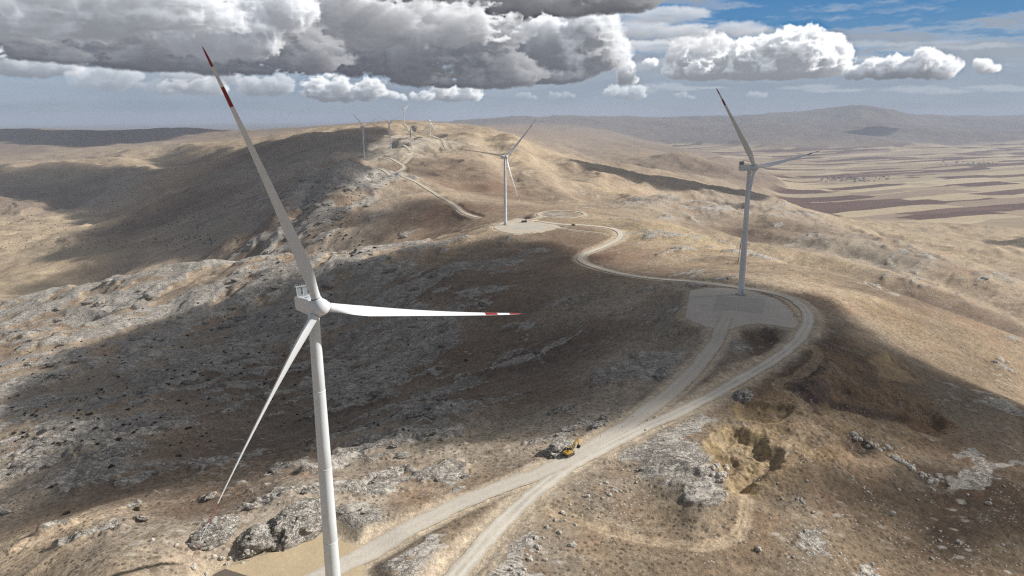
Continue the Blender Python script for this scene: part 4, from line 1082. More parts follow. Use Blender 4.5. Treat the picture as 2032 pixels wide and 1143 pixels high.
    for i_, (u0_, u1_, b_, r_) in enumerate([(1230, 1500, 62, 13), (1250, 1420, 92, 11), (1180, 1380, 30, 12)]):
        cloud_bank(C, [(u0_ + (u1_ - u0_) * r.random() ** 1.3, b_ + 12 * (r.random() - .5), r_ * (2.5 + 3 * r.random()), r_ * (.5 + .5 * r.random())) for q_ in range(10)], 30, 610 + i_, (10, 50, 16), .06, 1.1, None, .55, haze=.2, amb_t=(.42, .44, .48), amb_b=(.24, .25, .29), soft=.5)
    # the large grey deck: ragged base, lit tops behind
    cloud_bank(C, [(1010, 70, 60, 50), (1070, 80, 70, 44), (1140, 90, 70, 44), (1205, 104, 34, 30), (1130, 120, 60, 30), (990, 110, 70, 40), (1060, 130, 80, 34), (950, 70, 80, 60), (1170, 60, 50, 40), (1020, 30, 60, 40), (1100, 152, 60, 16)],
               84, 552, (30, 36, 30), .12, .8, 174, .98, amb_b=(.125, .135, .16), bill=.65, soft=.28, ms=.3)
    cloud_bank(C, [(690, 80, 100, 40), (800, 80, 110, 44), (900, 90, 110, 50), (760, 112, 100, 30), (880, 140, 100, 34), (975, 156, 90, 20), (640, 60, 70, 40), (980, 130, 60, 30), (840, 110, 120, 40)],
               90, 553, (26, 52, 30), .085, 1.25, 177, .34, amb_t=(.25, .265, .30), amb_b=(.095, .10, .122), bill=.6, soft=.26, ms=.35, holes=.9)
    cloud_bank(C, [(860, -5, 110, 36), (960, 12, 120, 34), (1060, 4, 130, 30), (760, -12, 100, 36), (1170, -6, 120, 22), (1240, 6, 60, 16)],
               80, 557, (24, 58, 30), .08, 1.2, 44, .30, amb_t=(.20, .21, .235), amb_b=(.082, .082, .096), bill=.5, soft=.3, ms=.35, holes=.9)
    cloud_bank(C, [(660, 40, 120, 40), (760, 50, 120, 36), (600, 8, 110, 34), (700, 10, 110, 36), (900, 50, 90, 30)],
               80, 558, (24, 44, 28), .08, 1.25, None, .78, amb_t=(.34, .36, .40), amb_b=(.15, .155, .18), bill=.55, soft=.3, holes=.7)
    cloud_bank(C, [(-80, 80, 150, 28), (60, 84, 140, 24), (180, 94, 140, 26), (320, 108, 150, 32), (460, 122, 130, 30), (560, 126, 100, 28), (400, 90, 110, 34), (250, 76, 150, 30), (120, 66, 150, 26), (540, 84, 80, 44), (-200, 60, 180, 44), (600, 110, 60, 30)],
               96, 554, (27, 56, 30), .085, 1.2, 143, .34, amb_t=(.25, .265, .30), amb_b=(.095, .10, .122), bill=.6, soft=.26, ms=.35, holes=.9)
    cloud_bank(C, [(390, 56, 56, 38), (450, 62, 62, 36), (500, 56, 46, 38), (470, 28, 70, 40), (420, 84, 50, 26), (560, 14, 50, 34)],
               84, 555, (28, 34, 28), .11, .85, None, .98, amb_b=(.23, .24, .27), bill=.65, soft=.3, ms=.35)
    cloud_bank(C, [(340, 16, 70, 30), (40, 22, 130, 30), (180, 22, 150, 30), (300, 30, 120, 24), (-120, 20, 150, 36), (120, 52, 110, 20), (240, -10, 140, 26)],
               80, 559, (24, 46, 28), .09, 1.25, None, .92, amb_b=(.20, .21, .235), bill=.55, soft=.4)
    # overhead continuation above the frame
    cloud_bank(C, [(-100, -110, 260, 70), (250, -130, 260, 70), (600, -110, 260, 60), (950, -120, 220, 60), (1300, -150, 180, 30), (1800, -170, 240, 24)], 60, 556, (40, 60, 40), .05, .6, None, .6, amb_t=(.45, .47, .5), amb_b=(.2, .21, .23), soft=.5)
    # the air is clear up there: crisp edges
    def blur(A, n):
        for ax in (0, 1):
            w = np.pad(A, [(n, n) if i == ax else (0, 0) for i in range(3)], mode='edge')
            c = np.cumsum(w, ax, dtype=np.float64)
            c = np.concatenate([np.zeros_like(np.take(c, [0], ax)), c], ax)
            L = A.shape[ax]
            A = ((np.take(c, np.arange(2 * n + 1, 2 * n + 1 + L), ax) - np.take(c, np.arange(L), ax)) / (2 * n + 1)).astype(np.float32)
        return A
    # wind-torn edges: the finished picture is stirred a little
    Xp, Yp = np.meshgrid(np.arange(SW, dtype=np.float64), np.arange(SH, dtype=np.float64))
    wx = 5.5 * fbm(Xp, Yp, 30, 5, 700, None, .62); wy = 5.0 * fbm(Xp, Yp, 30, 5, 720, None, .62)
    xs, ys = np.clip(Xp + wx, 0, SW - 1.01), np.clip(Yp + wy, 0, SH - 1.01)
    i, j = ys.astype(int), xs.astype(int); fi, fj = (ys - i)[..., None].astype(np.float32), (xs - j)[..., None].astype(np.float32)
    C = (C[i, j] * (1 - fj) + C[i, j + 1] * fj) * (1 - fi) + (C[i + 1, j] * (1 - fj) + C[i + 1, j + 1] * fj) * fi
    hi = .28 * (C - blur(blur(C, 1), 1)) + .22 * (C - blur(blur(C, 5), 5))
    return np.clip(C + np.clip(hi, -.10, .10), .02, 1.1)

def build_sky():
    C = sky_picture() / (2.0 ** SC.view_settings.exposure)
    im = bpy.data.images.new('sky_cumulus', SW, SH, float_buffer=True); im.colorspace_settings.name = 'Linear Rec.709'
    im.pixels.foreach_set(np.concatenate([C, np.ones(C.shape[:2] + (1,), np.float32)], -1).astype(np.float32).ravel())
    im.update(); im.pack()
    w = bpy.data.worlds.new('World'); SC.world = w; w.use_nodes = True
    n = NT(w.node_tree); w.node_tree.nodes.clear()
    out = n.new('ShaderNodeOutputWorld')
    sk = n.new('ShaderNodeTexSky', sky_type='NISHITA', sun_disc=False, sun_elevation=SUN_EL, sun_rotation=SUN_AZ)
    d = n.new('ShaderNodeTexCoord').outputs['Generated']
    sp = n.new('ShaderNodeSeparateXYZ'); n.put(sp.inputs[0], d); x, y, z = sp.outputs
    az = n.math('DEGREES', n.math('ARCTAN2', x, y)); el = n.math('DEGREES', n.math('ARCSINE', z))
    cb = n.new('ShaderNodeCombineXYZ'); n.put(cb.inputs[0], n.lin(az, AZ0, AZ1, 0, 1)); n.put(cb.inputs[1], n.lin(el, EL0, EL1, 0, 1))
    ti = n.new('ShaderNodeTexImage', image=im, extension='EXTEND', interpolation='Cubic'); n.put(ti.inputs[0], cb.outputs[0])
    inside = n.mul(n.step(45, 40, n.math('ABSOLUTE', az)), n.step(14.8, 11.5, el))
    # the rest of the dome: broken cloud
    zz = n.math('MAXIMUM', z, .06)
    pl = n.new('ShaderNodeCombineXYZ'); n.put(pl.inputs[0], n.math('DIVIDE', x, zz)); n.put(pl.inputs[1], n.math('DIVIDE', y, zz))
    cn = n.noise(pl.outputs[0], .9, 6, .55)
    cc = n.mix(n.step(.5, .75, n.noise(pl.outputs[0], 1.7, 5, .6)), (.22, .227, .245), (.12, .125, .135))
    bg1 = n.new('ShaderNodeBackground'); n.put(bg1.inputs[0], sk.outputs[0]); bg1.inputs[1].default_value = SKY_K
    bg2 = n.new('ShaderNodeBackground'); n.put(bg2.inputs[0], cc); bg2.inputs[1].default_value = 1.0
    bg3 = n.new('ShaderNodeBackground'); n.put(bg3.inputs[0], ti.outputs[0]); bg3.inputs[1].default_value = 1.0
    m1 = n.new('ShaderNodeMixShader'); n.put(m1.inputs[0], n.step(.36, .58, cn)); n.l.new(bg1.outputs[0], m1.inputs[1]); n.l.new(bg2.outputs[0], m1.inputs[2])
    m2 = n.new('ShaderNodeMixShader'); n.put(m2.inputs[0], inside); n.l.new(m1.outputs[0], m2.inputs[1]); n.l.new(bg3.outputs[0], m2.inputs[2])
    n.l.new(m2.outputs[0], out.inputs[0])
    w.cycles.sampling_method = 'MANUAL'; w.cycles.sample_map_resolution = 512

# ------------------------------------------------------------------ things
def tag(o, label=None, cat=None, group=None, kind=None):
    if label: o['label'] = label
    if cat: o['category'] = cat
    if group: o['group'] = group
    if kind: o['kind'] = kind
    return o

def empty(name, loc, rz=0.0):
    o = bpy.data.objects.new(name, None); COL.objects.link(o)
    o.location = loc; o.rotation_euler = (0, 0, rz); o.empty_display_size = 2
    return o

def part(name, me, parent, mats=None, M=None, label=None):
    if mats is not None and not len(me.materials):
        for m in (mats if isinstance(mats, (list, tuple)) else [mats]):
            me.materials.append(m)
    o = bpy.data.objects.new(name, me); COL.objects.link(o); o.parent = parent
    if M is not None:
        o.matrix_local = M
    if label: o['label'] = label
    return o

def bm_mesh(bm, name, smooth=False, angle=None):
    bmesh.ops.recalc_face_normals(bm, faces=bm.faces[:])
    me = bpy.data.meshes.new(name); bm.to_mesh(me); bm.free()
    if smooth:
        me.polygons.foreach_set('use_smooth', np.ones(len(me.polygons), bool))
        if angle is not None:
            me.set_sharp_from_angle(angle=RAD(angle))
    return me

def add_box(bm, c, s, R=None, bevel=0.0, mat=0):
    r = bmesh.ops.create_cube(bm, size=1)
    vs = r['verts']
    for v in vs:
        v.co = Vector((v.co.x * s[0], v.co.y * s[1], v.co.z * s[2]))
    fs = list({f for v in vs for f in v.link_faces})
    if bevel:
        es = list({e for v in vs for e in v.link_edges})
        rr = bmesh.ops.bevel(bm, geom=es, offset=bevel, segments=2, profile=.6, affect='EDGES')
        vs = list({v for f in rr['faces'] for v in f.verts} | {v for v in vs if v.is_valid})
        fs = list({f for v in vs for f in v.link_faces})
    for v in vs:
        q = v.co.copy()
        if R is not None: q = R @ q
        v.co = q + Vector(c)
    for f in fs: f.material_index = mat
    return vs

def add_bar(bm, a, b, r, n=8, mat=0, r2=None):
    a, b = Vector(a), Vector(b); d = b - a
    q = d.to_track_quat('Z', 'Y'); r2 = r if r2 is None else r2
    A = [bm.verts.new(a + q @ Vector((r * math.cos(2 * math.pi * i / n), r * math.sin(2 * math.pi * i / n), 0))) for i in range(n)]
    B = [bm.verts.new(b + q @ Vector((r2 * math.cos(2 * math.pi * i / n), r2 * math.sin(2 * math.pi * i / n), 0))) for i in range(n)]
    fs = [bm.faces.new((A[i], A[(i + 1) % n], B[(i + 1) % n], B[i])) for i in range(n)] + [bm.faces.new(A[::-1]), bm.faces.new(B)]
    for f in fs: f.material_index = mat

def add_lathe(bm, prof, n=32, M=None, mat=0):
    rings = []
    for r, z in prof:
        rings.append([bm.verts.new((r * math.cos(2 * math.pi * i / n), r * math.sin(2 * math.pi * i / n), z)) for i in range(n)])
    fs = []
    for a, b in zip(rings[:-1], rings[1:]):
        for i in range(n):
            fs.append(bm.faces.new((a[i], a[(i + 1) % n], b[(i + 1) % n], b[i])))
    fs.append(bm.faces.new(rings[0][::-1])); fs.append(bm.faces.new(rings[-1]))
    for f in fs: f.material_index = mat
    if M is not None:
        for rg in rings:
            for v in rg: v.co = M @ v.co

def add_prism(bm, pts, w, mat=0):
    """outline in XZ, extruded w across Y"""
    A = [bm.verts.new((x, -w / 2, z)) for x, z in pts]; B = [bm.verts.new((x, w / 2, z)) for x, z in pts]
    fs = [bm.faces.new(A), bm.faces.new(B[::-1])]
    for i in range(len(pts)):
        k = (i + 1) % len(pts)
        fs.append(bm.faces.new((A[k], A[i], B[i], B[k])))
    for f in fs: f.material_index = mat

def paint(name, col, rough=.4, spec=.4, dirt=.12, scale=.6, metal=0.0, dcol=None):
    m, n, bs = material(name)
    pos = n.new('ShaderNodeTexCoord').outputs['Object']
    f = n.step(.42, .75, n.noise(pos, scale, 5, .65))
    c = n.mix(n.mul(f, dirt * 3), col, dcol or tuple(q * .62 for q in col))
    st = n.noise(n.map(pos, sc=(3, 3, .12)), scale, 4, .6)
    c = n.mix(n.mul(n.step(.5, .8, st), dirt * 1.5), c, tuple(q * .7 for q in col))
    n.put(bs.inputs['Base Color'], c); n.put(bs.inputs['Roughness'], n.lin(f, 0, 1, rough, min(1, rough + .2)))
    bs.inputs['Specular IOR Level'].default_value = spec; bs.inputs['Metallic'].default_value = metal
    return m

# --- wind turbines
def blade_mesh(L, mats):
    ns, nc = 46, 22
    st = np.linspace(0, 1, ns) ** 1.0
    st = np.sort(np.r_[st, .79, .86, .93, .985, .995])
    bm = bmesh.new(); rings = []
    for s in st:
        ch = np.interp(s, [0, .035, .07, .12, .2, .3, .45, .6, .8, .93, .975, .992, 1.0], [2.25, 2.25, 2.4, 2.95, 3.45, 3.05, 2.4, 1.85, 1.25, .86, .62, .36, .06])
        tc = np.interp(s, [0, .035, .09, .2, .35, .6, 1.0], [1.0, 1.0, .72, .40, .28, .22, .17])
        tw = RAD(np.interp(s, [0, .1, .2, .4, .7, 1.0], [18, 16, 12, 6.5, 2.5, .5]))
        rd = np.interp(s, [0, .035, .13], [1, 1, 0])         # 1 round root .. 0 aerofoil
        bend = -2.2 * (s ** 2.2 - s)                         # prebend about the chord of the span
        ring = []
        for i in range(nc):
            t = 2 * math.pi * i / nc
            cx, cy = .5 * math.cos(t), .5 * math.sin(t)
            x = .5 + .5 * math.cos(t)
            th = 5 * (.2969 * math.sqrt(x) - .126 * x - .3516 * x * x + .2843 * x ** 3 - .1036 * x ** 4)
            ax, ay = x - .32, math.copysign(th, math.sin(t)) + .05 * math.sin(math.pi * x) / max(tc, .1)
            px_ = rd * cx + (1 - rd) * ax; py_ = rd * cy + (1 - rd) * ay
            X, Y = px_ * ch, py_ * ch * tc
            ring.append(bm.verts.new((X * math.cos(tw) - Y * math.sin(tw), X * math.sin(tw) + Y * math.cos(tw) + bend, s * L)))
        rings.append(ring)
    for k, (a, b) in enumerate(zip(rings[:-1], rings[1:])):
        mid = .5 * (st[k] + st[k + 1])
        for i in range(nc):
            f = bm.faces.new((a[i], a[(i + 1) % nc], b[(i + 1) % nc], b[i]))
            ct = abs(math.cos(2 * math.pi * (i + .5) / nc))
            f.material_index = 1 if ((mid > .93 or .79 < mid < .86) and ct < .86) else 0
    bm.faces.new(rings[0][::-1]); bm.faces.new(rings[-1])
    me = bm_mesh(bm, 'blade', True, 50)
    for m in mats: me.materials.append(m)
    return me

TILT = RAD(5)
def rotor_axes(yaw):
    a = np.array([math.sin(yaw) * math.cos(TILT), -math.cos(yaw) * math.cos(TILT), math.sin(TILT)])
    r = np.array([math.cos(yaw), math.sin(yaw), 0.]); u = np.cross(r, a)
    if u[2] < 0: u = -u
    return a, r, u

def frame(X, Y, Zv, loc):
    return Matrix([[X[0], Y[0], Zv[0], loc[0]], [X[1], Y[1], Zv[1], loc[1]], [X[2], Y[2], Zv[2], loc[2]], [0, 0, 0, 1]])

#   base, hub, yaw, phase, cone x3, dphase x3   (degrees)
TURB = [
    ('T1', T1B, (-46.1, 165.7, -44.2), 38.1, -20.5, (2.8, .4, 3.0), (1.3, 1.9, -3.3), 'nearest tall white wind turbine, rising in front of the dark shaded bowl'),
    ('T2', T2B, (152.0, 451.0, -32.4), 33.0, -39.9, (4.5, 3.2, 2.7), (-.9, 2.3, -1.4), 'shaded grey wind turbine on the stony pad inside the road bend'),
    ('T3', T3B, (-6.1, 888.1, -49.2), 24.1, -77.4, (2.8, .8, 2.0), (-2.6, .7, 1.9), 'sunlit wind turbine standing on the bright white pad with the oval loop'),
    ('T4', T4B, (-410.9, 2048.6, -27.5), 63.3, 66.2, (5.9, 2.5, 6.3), (1.8, -.3, -1.4), 'distant wind turbine with its pad at the near end of the far ridge'),
    ('T5', T5B, (-385.5, 2319.6, -20.1), -31.7, 58.5, (-3, 0, -3.6), (3.9, -1.4, -2.5), 'distant dark wind turbine standing among machines beside the unfinished tower'),
    ('T6', T6B, (-540.6, 3747.0, 33.7), 54.0, 54.8, (1.6, .8, 1.8), (-.1, .8, -.6), 'farthest ridge wind turbine standing on the highest hilltop'),
    ('T7', T7B, (-329.0, 2956.8, -15.8), -21.4, 20.4, (3.5, 1.7, 2.2), (-1.3, .6, .7), 'distant white wind turbine on the pale terraced pad below the hilltop'),
]
LB = 62.0

def turbines():
    white = paint('turbine_white', (.73, .765, .785), .35, .45, .05, .25); red = paint('signal_red', (.27, .012, .018), .4, .4, .05)
    tower_m = paint('tower_white', (.72, .755, .775), .38, .45, .10, .2); dark = paint('radiator_dark', (.03, .033, .038), .5, .4, .1); grey = paint('steel_grey', (.42, .44, .45), .5, .5, .1)
    conc = paint('foundation_concrete', (.42, .39, .34), .9, .2, .2)
    bl = blade_mesh(LB, [white, red])
    bm = bmesh.new()                                             # spinner: nose cone with three root collars; local Z = axis
    add_lathe(bm, [(1.75, -1.75), (2.05, -1.5), (2.12, -.2), (2.1, .7), (1.98, 1.35), (1.7, 1.95), (1.25, 2.4), (.7, 2.66), (.2, 2.74)], 40)
    hub_me = bm_mesh(bm, 'hub', True, 40)
    bm = bmesh.new(); add_lathe(bm, [(1.30, 1.1), (1.30, 2.12), (1.22, 2.3)], 28); col_me = bm_mesh(bm, 'root_collar', True, 40)
    bm = bmesh.new(); add_lathe(bm, [(1.235, 2.30), (1.235, 2.38)], 28); ring_me = bm_mesh(bm, 'root_seal', True, 40)
    # nacelle: X = along the axis to the back, Z up
    bm = bmesh.new()
    add_prism(bm, [(-.2, -1.25), (.4, -1.75), (2.0, -1.95), (8.9, -1.75), (9.6, -1.25), (9.6, 1.45), (9.2, 1.75), (1.2, 1.85), (-.2, 1.45)], 3.7)
    bmesh.ops.bevel(bm, geom=bm.edges[:], offset=.22, segments=2, profile=.6, affect='EDGES')
    nac_me = bm_mesh(bm, 'nacelle', True, 35)
    bm = bmesh.new()
    for sy in (-1, 1):                                           # cooler frame
        for x in (8.0, 9.2): add_bar(bm, (x, sy * 1.62, 1.7), (x, sy * 1.62, 4.1), .09)
    for z in (2.0, 4.1):
        for x in (8.0, 9.2): add_bar(bm, (x, -1.62, z), (x, 1.62, z), .09)
        for sy in (-1, 0, 1): add_bar(bm, (8.0, sy * 1.62, z), (9.2, sy * 1.62, z), .08)
    add_bar(bm, (8.0, 0, 1.7), (8.0, 0, 4.1), .09)
    for i in range(7): add_bar(bm, (8.6, -1.5 + i * .5, 4.1), (8.6, -1.5 + i * .5, 4.75), .035, 5)
    cool_me = bm_mesh(bm, 'cooler')
    bm = bmesh.new()
    for sy in (-1, 1): add_box(bm, (8.6, sy * .82, 3.05), (.9, 1.45, 1.9))
    rad_me = bm_mesh(bm, 'radiator')
    bm = bmesh.new(); add_box(bm, (4.2, .5, 1.86), (1.3, 1.0, .1)); add_box(bm, (2.4, -.6, 1.9), (.9, .9, .12)); hatch_me = bm_mesh(bm, 'roof_hatch')
    bm = bmesh.new()
    for sy in (-1, 1):
        for x in (2.0, 3.4, 4.8, 6.2, 7.4): add_bar(bm, (x, sy * 1.5, 1.7), (x, sy * 1.5, 2.75), .03, 5)
        add_bar(bm, (2.0, sy * 1.5, 2.75), (7.4, sy * 1.5, 2.75), .03, 5); add_bar(bm, (2.0, sy * 1.5, 2.25), (7.4, sy * 1.5, 2.25), .025, 5)
    rail_me = bm_mesh(bm, 'guard_rail')
    bm = bmesh.new(); add_bar(bm, (7.0, .4, 1.8), (7.0, .4, 3.4), .045); add_bar(bm, (7.0, .1, 3.3), (7.0, .7, 3.3), .03); mast_me = bm_mesh(bm, 'wind_vane')
    for nm, B, hub, yaw, ph, cone, dph, label in TURB:
        yaw, ph = RAD(yaw), RAD(ph); hub = np.array(hub)
        a, r, u = rotor_axes(yaw)
        B = B.copy()
        if nm in ('T4', 'T5', 'T6', 'T7'): B[2] = min(B[2], lz(B[0], B[1]) + .2)
        root = empty('wind_turbine', B)
        tag(root, label, 'wind turbine', 'wind turbines along the ridge')
        HT = hub[2] - B[2] - 1.7
        bm = bmesh.new(); prof = []
        for k in range(13):
            t = k / 12; R_ = 2.05 - .72 * t ** 1.1
            prof.append((R_, HT * t))
            if k in (3, 6, 9): prof += [(R_ + .05, HT * t + .05), (R_ + .05, HT * t + .28), (R_ - .03, HT * t + .33), (R_ - .03, HT * t + .45), (R_ - .01, HT * t + .5)]
        prof += [(1.5, HT + .0), (1.5, HT + .35)]
        add_lathe(bm, prof, 48)
        tw = part('tower', bm_mesh(bm, 'tower', True, 30), root, tower_m)
        if nm in ('T1', 'T2', 'T3'):
            ang = math.atan2(-B[1], -B[0]) + .5
            Rz = Matrix.Rotation(ang, 4, 'Z')
            bm = bmesh.new(); add_box(bm, (2.02, 0, 3.0), (.12, 1.0, 2.2), bevel=.04)
            part('door', bm_mesh(bm, 'door'), tw, grey, Rz)
            bm = bmesh.new(); add_box(bm, (2.7, 0, 1.75), (1.3, 1.3, .12))
            for i in range(7): add_box(bm, (3.5 + i * .28, 0, 1.6 - i * .24), (.28, 1.1, .06))
            for sy in (-1, 1): add_bar(bm, (3.3, sy * .6, 2.8), (5.2, sy * .6, 1.2), .04, 6); add_bar(bm, (5.2, sy * .6, 0), (5.2, sy * .6, 1.2), .04, 6)
            part('stair', bm_mesh(bm, 'stair'), tw, grey, Rz)
        bm = bmesh.new(); add_lathe(bm, [(3.6, -.6), (3.6, .22), (3.4, .3)], 40)
        part('foundation', bm_mesh(bm, 'foundation'), root, conc)
        rel = hub - B
        b2 = np.cross(a, r)                      # nacelle frame: x back, y side, z up
        xb = -a; zb = u; yb = np.cross(zb, xb)
        nc = part('nacelle', nac_me, root, white, frame(xb, yb, zb, rel + xb * 1.6 - zb * .1))
        if nm in ('T1', 'T2', 'T3'):
            part('cooler', cool_me, nc, grey); part('radiator', rad_me, nc, dark if nm != 'T1' else grey2(grey)); part('roof_hatch', hatch_me, nc, grey)
            part('guard_rail', rail_me, nc, grey); part('wind_vane', mast_me, nc, grey)
        else:
            part('radiator', rad_me, nc, dark)
        HM = frame(r, np.cross(a, r), a, rel)
        hb = part('hub', hub_me, root, white, HM)
        for k in range(3):
            t = ph + k * 2 * math.pi / 3 + RAD(dph[k]); c = RAD(cone[k])
            d0 = math.sin(t) * r + math.cos(t) * u
            d = math.cos(c) * d0 + math.sin(c) * a
            up = a * math.cos(c) - d0 * math.sin(c); tan = np.cross(up, d)
            p = RAD(116)
            X = tan * math.cos(p) + up * math.sin(p); Y = -tan * math.sin(p) + up * math.cos(p)
            part('blade', bl, root, None, frame(X, Y, d, rel))
            if nm in ('T1', 'T2', 'T3'):
                cm = part('root_collar', col_me, hb, white); cm.matrix_local = HM.inverted() @ frame(X, Y, d, rel)
                sm = part('root_seal', ring_me, hb, dark); sm.matrix_local = HM.inverted() @ frame(X, Y, d, rel)
    # far ones: each one mesh
    bm = bmesh.new(); add_lathe(bm, [(2.0, -8), (1.3, 84)], 10); add_box(bm, (0, 2, 85.5), (3.4, 9, 3.4)); add_lathe(bm, [(1.9, -1.5), (1.2, 1.6)], 10, Matrix.Translation((0, -4, 85.5)) @ Matrix.Rotation(RAD(90), 4, 'X'))
    for k in range(3):
        t = 2 * math.pi * k / 3 + .5
        add_bar(bm, (0, -4, 85.5), (60 * math.sin(t), -4.6, 85.5 + 60 * math.cos(t)), 1.2, 6, 0, .35)
    fm = bm_mesh(bm, 'far_turbine', True, 40); fm.materials.append(white)
    for u_, v_, Y, yw, lb in ((145, 263, 12500, .6, 'tiny wind turbine far off above the left part of the dark blue ridge'), (378, 255, 12500, -.3, 'tiny pale wind turbine far off above the right part of the dark blue ridge'),
                              (537, 260, 9500, .2, 'tiny pale wind turbine far beyond the long raised blade'), (622, 258, 10500, .9, 'tiny wind turbine far off to the left of the ridge turbines')):
        p = at_y(u_, v_, Y); o = mesh_obj('wind_turbine', fm); o.location = (p[0], p[1], lz(p[0], p[1])); o.rotation_euler = (0, 0, yw)
        tag(o, lb, 'wind turbine', 'wind turbines on the far horizon')

_G2 = []
def grey2(g):
    if not _G2: _G2.append(paint('radiator_grey', (.26, .275, .285), .5, .4, .1))
    return _G2[0]

# --- the yellow excavator on the road
def excavator():
    p = ground_hit(1129, 905)
    L = ROADS['access'][0]; i = np.argmin(np.hypot(L[:, 0] - p[0], L[:, 1] - p[1]))
    T = L[max(0, i - 4), :2] - L[min(len(L) - 1, i + 4), :2]
    hd = math.atan2(T[1], T[0])
    root = empty('excavator', (p[0], p[1], max(L[i, 2] + .1, lz(p[0], p[1])) + .02), hd)
    root.scale = (.9, .9, .9)
    tag(root, 'yellow tracked excavator parked on the gravel road beside a grey boulder', 'excavator')
    yel = paint('digger_yellow', (.50, .31, .055), .6, .3, .3); blk = paint('digger_black', (.025, .025, .026), .6, .3, .15); trk = paint('track_steel', (.13, .115, .10), .75, .3, .3); gls = paint('cab_glass', (.02, .028, .034), .1, .6, .02)
    bm = bmesh.new()
    for sy in (-1, 1):
        pass
    for sy in (-1, 1):
        bm = bmesh.new()
        pts = [(-1.7, .05), (1.7, .05), (2.05, .3), (2.1, .55), (1.85, .88), (1.5, .95), (-1.5, .95), (-1.85, .88), (-2.1, .55), (-2.05, .3)]
        add_prism(bm, pts, .62)
        for k in range(14): add_box(bm, (-1.75 + k * .27, 0, .99), (.12, .66, .06)); add_box(bm, (-1.75 + k * .27, 0, .03), (.12, .66, .06))
        tr = part('track', bm_mesh(bm, 'track'), root, trk, Matrix.Translation((0, sy * 1.2, 0)))
        bm = bmesh.new()
        for k in range(5): add_bar(bm, (-1.4 + .7 * k, -.34, .42), (-1.4 + .7 * k, .34, .42), .22, 12)
        part('roller', bm_mesh(bm, 'roller'), tr, blk)
    bm = bmesh.new(); add_box(bm, (0, 0, .75), (2.4, 1.8, .5)); add_lathe(bm, [(.85, .95), (.85, 1.12)], 24)
    part('undercarriage', bm_mesh(bm, 'undercarriage'), root, blk)
    bm = bmesh.new()
    add_prism(bm, [(1.35, 1.12), (1.35, 1.75), (.2, 2.15), (-1.5, 2.2), (-2.1, 2.05), (-2.25, 1.3), (-1.9, 1.12)], 2.6)
    bmesh.ops.bevel(bm, geom=bm.edges[:], offset=.1, segments=2, profile=.6, affect='EDGES')
    bo = part('body', bm_mesh(bm, 'body', True, 35), root, yel)
    bm = bmesh.new(); add_box(bm, (-.9, -.2, 2.24), (.9, 1.0, .1)); add_bar(bm, (-1.2, .8, 2.1), (-1.2, .8, 2.7), .08); part('exhaust', bm_mesh(bm, 'exhaust'), bo, blk)
    bm = bmesh.new(); add_box(bm, (-2.25, 0, 1.6), (.5, 2.5, .9), bevel=.12); part('counterweight', bm_mesh(bm, 'counterweight', True, 35), bo, yel)
    bm = bmesh.new()
    add_prism(bm, [(1.5, 1.15), (1.55, 2.2), (1.2, 3.0), (0.0, 3.05), (-.1, 1.9), (.2, 1.15)], 1.0)
    bmesh.ops.bevel(bm, geom=bm.edges[:], offset=.06, segments=2, affect='EDGES')
    cab = part('cab', bm_mesh(bm, 'cab', True, 35), root, blk, Matrix.Translation((0, .82, 0)))
    bm = bmesh.new(); add_box(bm, (.65, .505, 2.35), (.95, .02, .85)); add_box(bm, (.65, -.505, 2.35), (.95, .02, .85)); add_box(bm, (1.42, 0, 2.5), (.04, .8, .8), Matrix.Rotation(RAD(-22), 3, 'Y'))
    part('window', bm_mesh(bm, 'window'), cab, gls)
    bm = bmesh.new(); add_box(bm, (.6, 0, 3.07), (1.25, 1.04, .07)); part('roof', bm_mesh(bm, 'roof'), cab, yel)
    bm = bmesh.new(); add_prism(bm, [(.9, 1.5), (1.25, 1.35), (2.0, 2.6), (3.0, 4.55), (4.6, 5.75), (5.0, 5.75), (4.95, 5.35), (4.7, 5.3), (3.45, 4.35), (2.55, 2.55)][:0] or [(.95, 1.5), (1.4, 1.4), (2.6, 3.3), (3.5, 4.55), (5.15, 5.35), (5.1, 5.72), (4.7, 5.75), (3.0, 5.1), (2.05, 3.7)], .52)
    part('boom', bm_mesh(bm, 'boom'), root, yel, Matrix.Translation((0, -.15, 0)))
    bm = bmesh.new(); add_bar(bm, (1.5, -.15 - .38, 1.5), (3.2, -.15 - .38, 4.5), .09); add_bar(bm, (1.5, -.15 + .38, 1.5), (3.2, -.15 + .38, 4.5), .09); add_bar(bm, (3.6, -.15, 5.5), (5.2, -.15, 6.15), .09)
    part('hydraulic_ram', bm_mesh(bm, 'hydraulic_ram'), root, trk)
    bm = bmesh.new(); add_prism(bm, [(4.75, 5.95), (5.25, 6.2), (5.55, 5.6), (5.85, 2.9), (5.5, 2.75), (5.0, 5.0)], .42)
    part('arm', bm_mesh(bm, 'arm'), root, yel, Matrix.Translation((0, -.15, 0)))
    bm = bmesh.new(); add_prism(bm, [(5.55, 2.95), (6.1, 2.85), (6.2, 2.2), (5.9, 1.65), (5.2, 1.5), (4.85, 1.8), (5.2, 2.3)], 1.25)
    for k in range(5): add_box(bm, (4.8, -.5 + .25 * k, 1.72), (.25, .1, .1))
    part('bucket', bm_mesh(bm, 'bucket'), root, blk, Matrix.Translation((0, -.15, 0)))

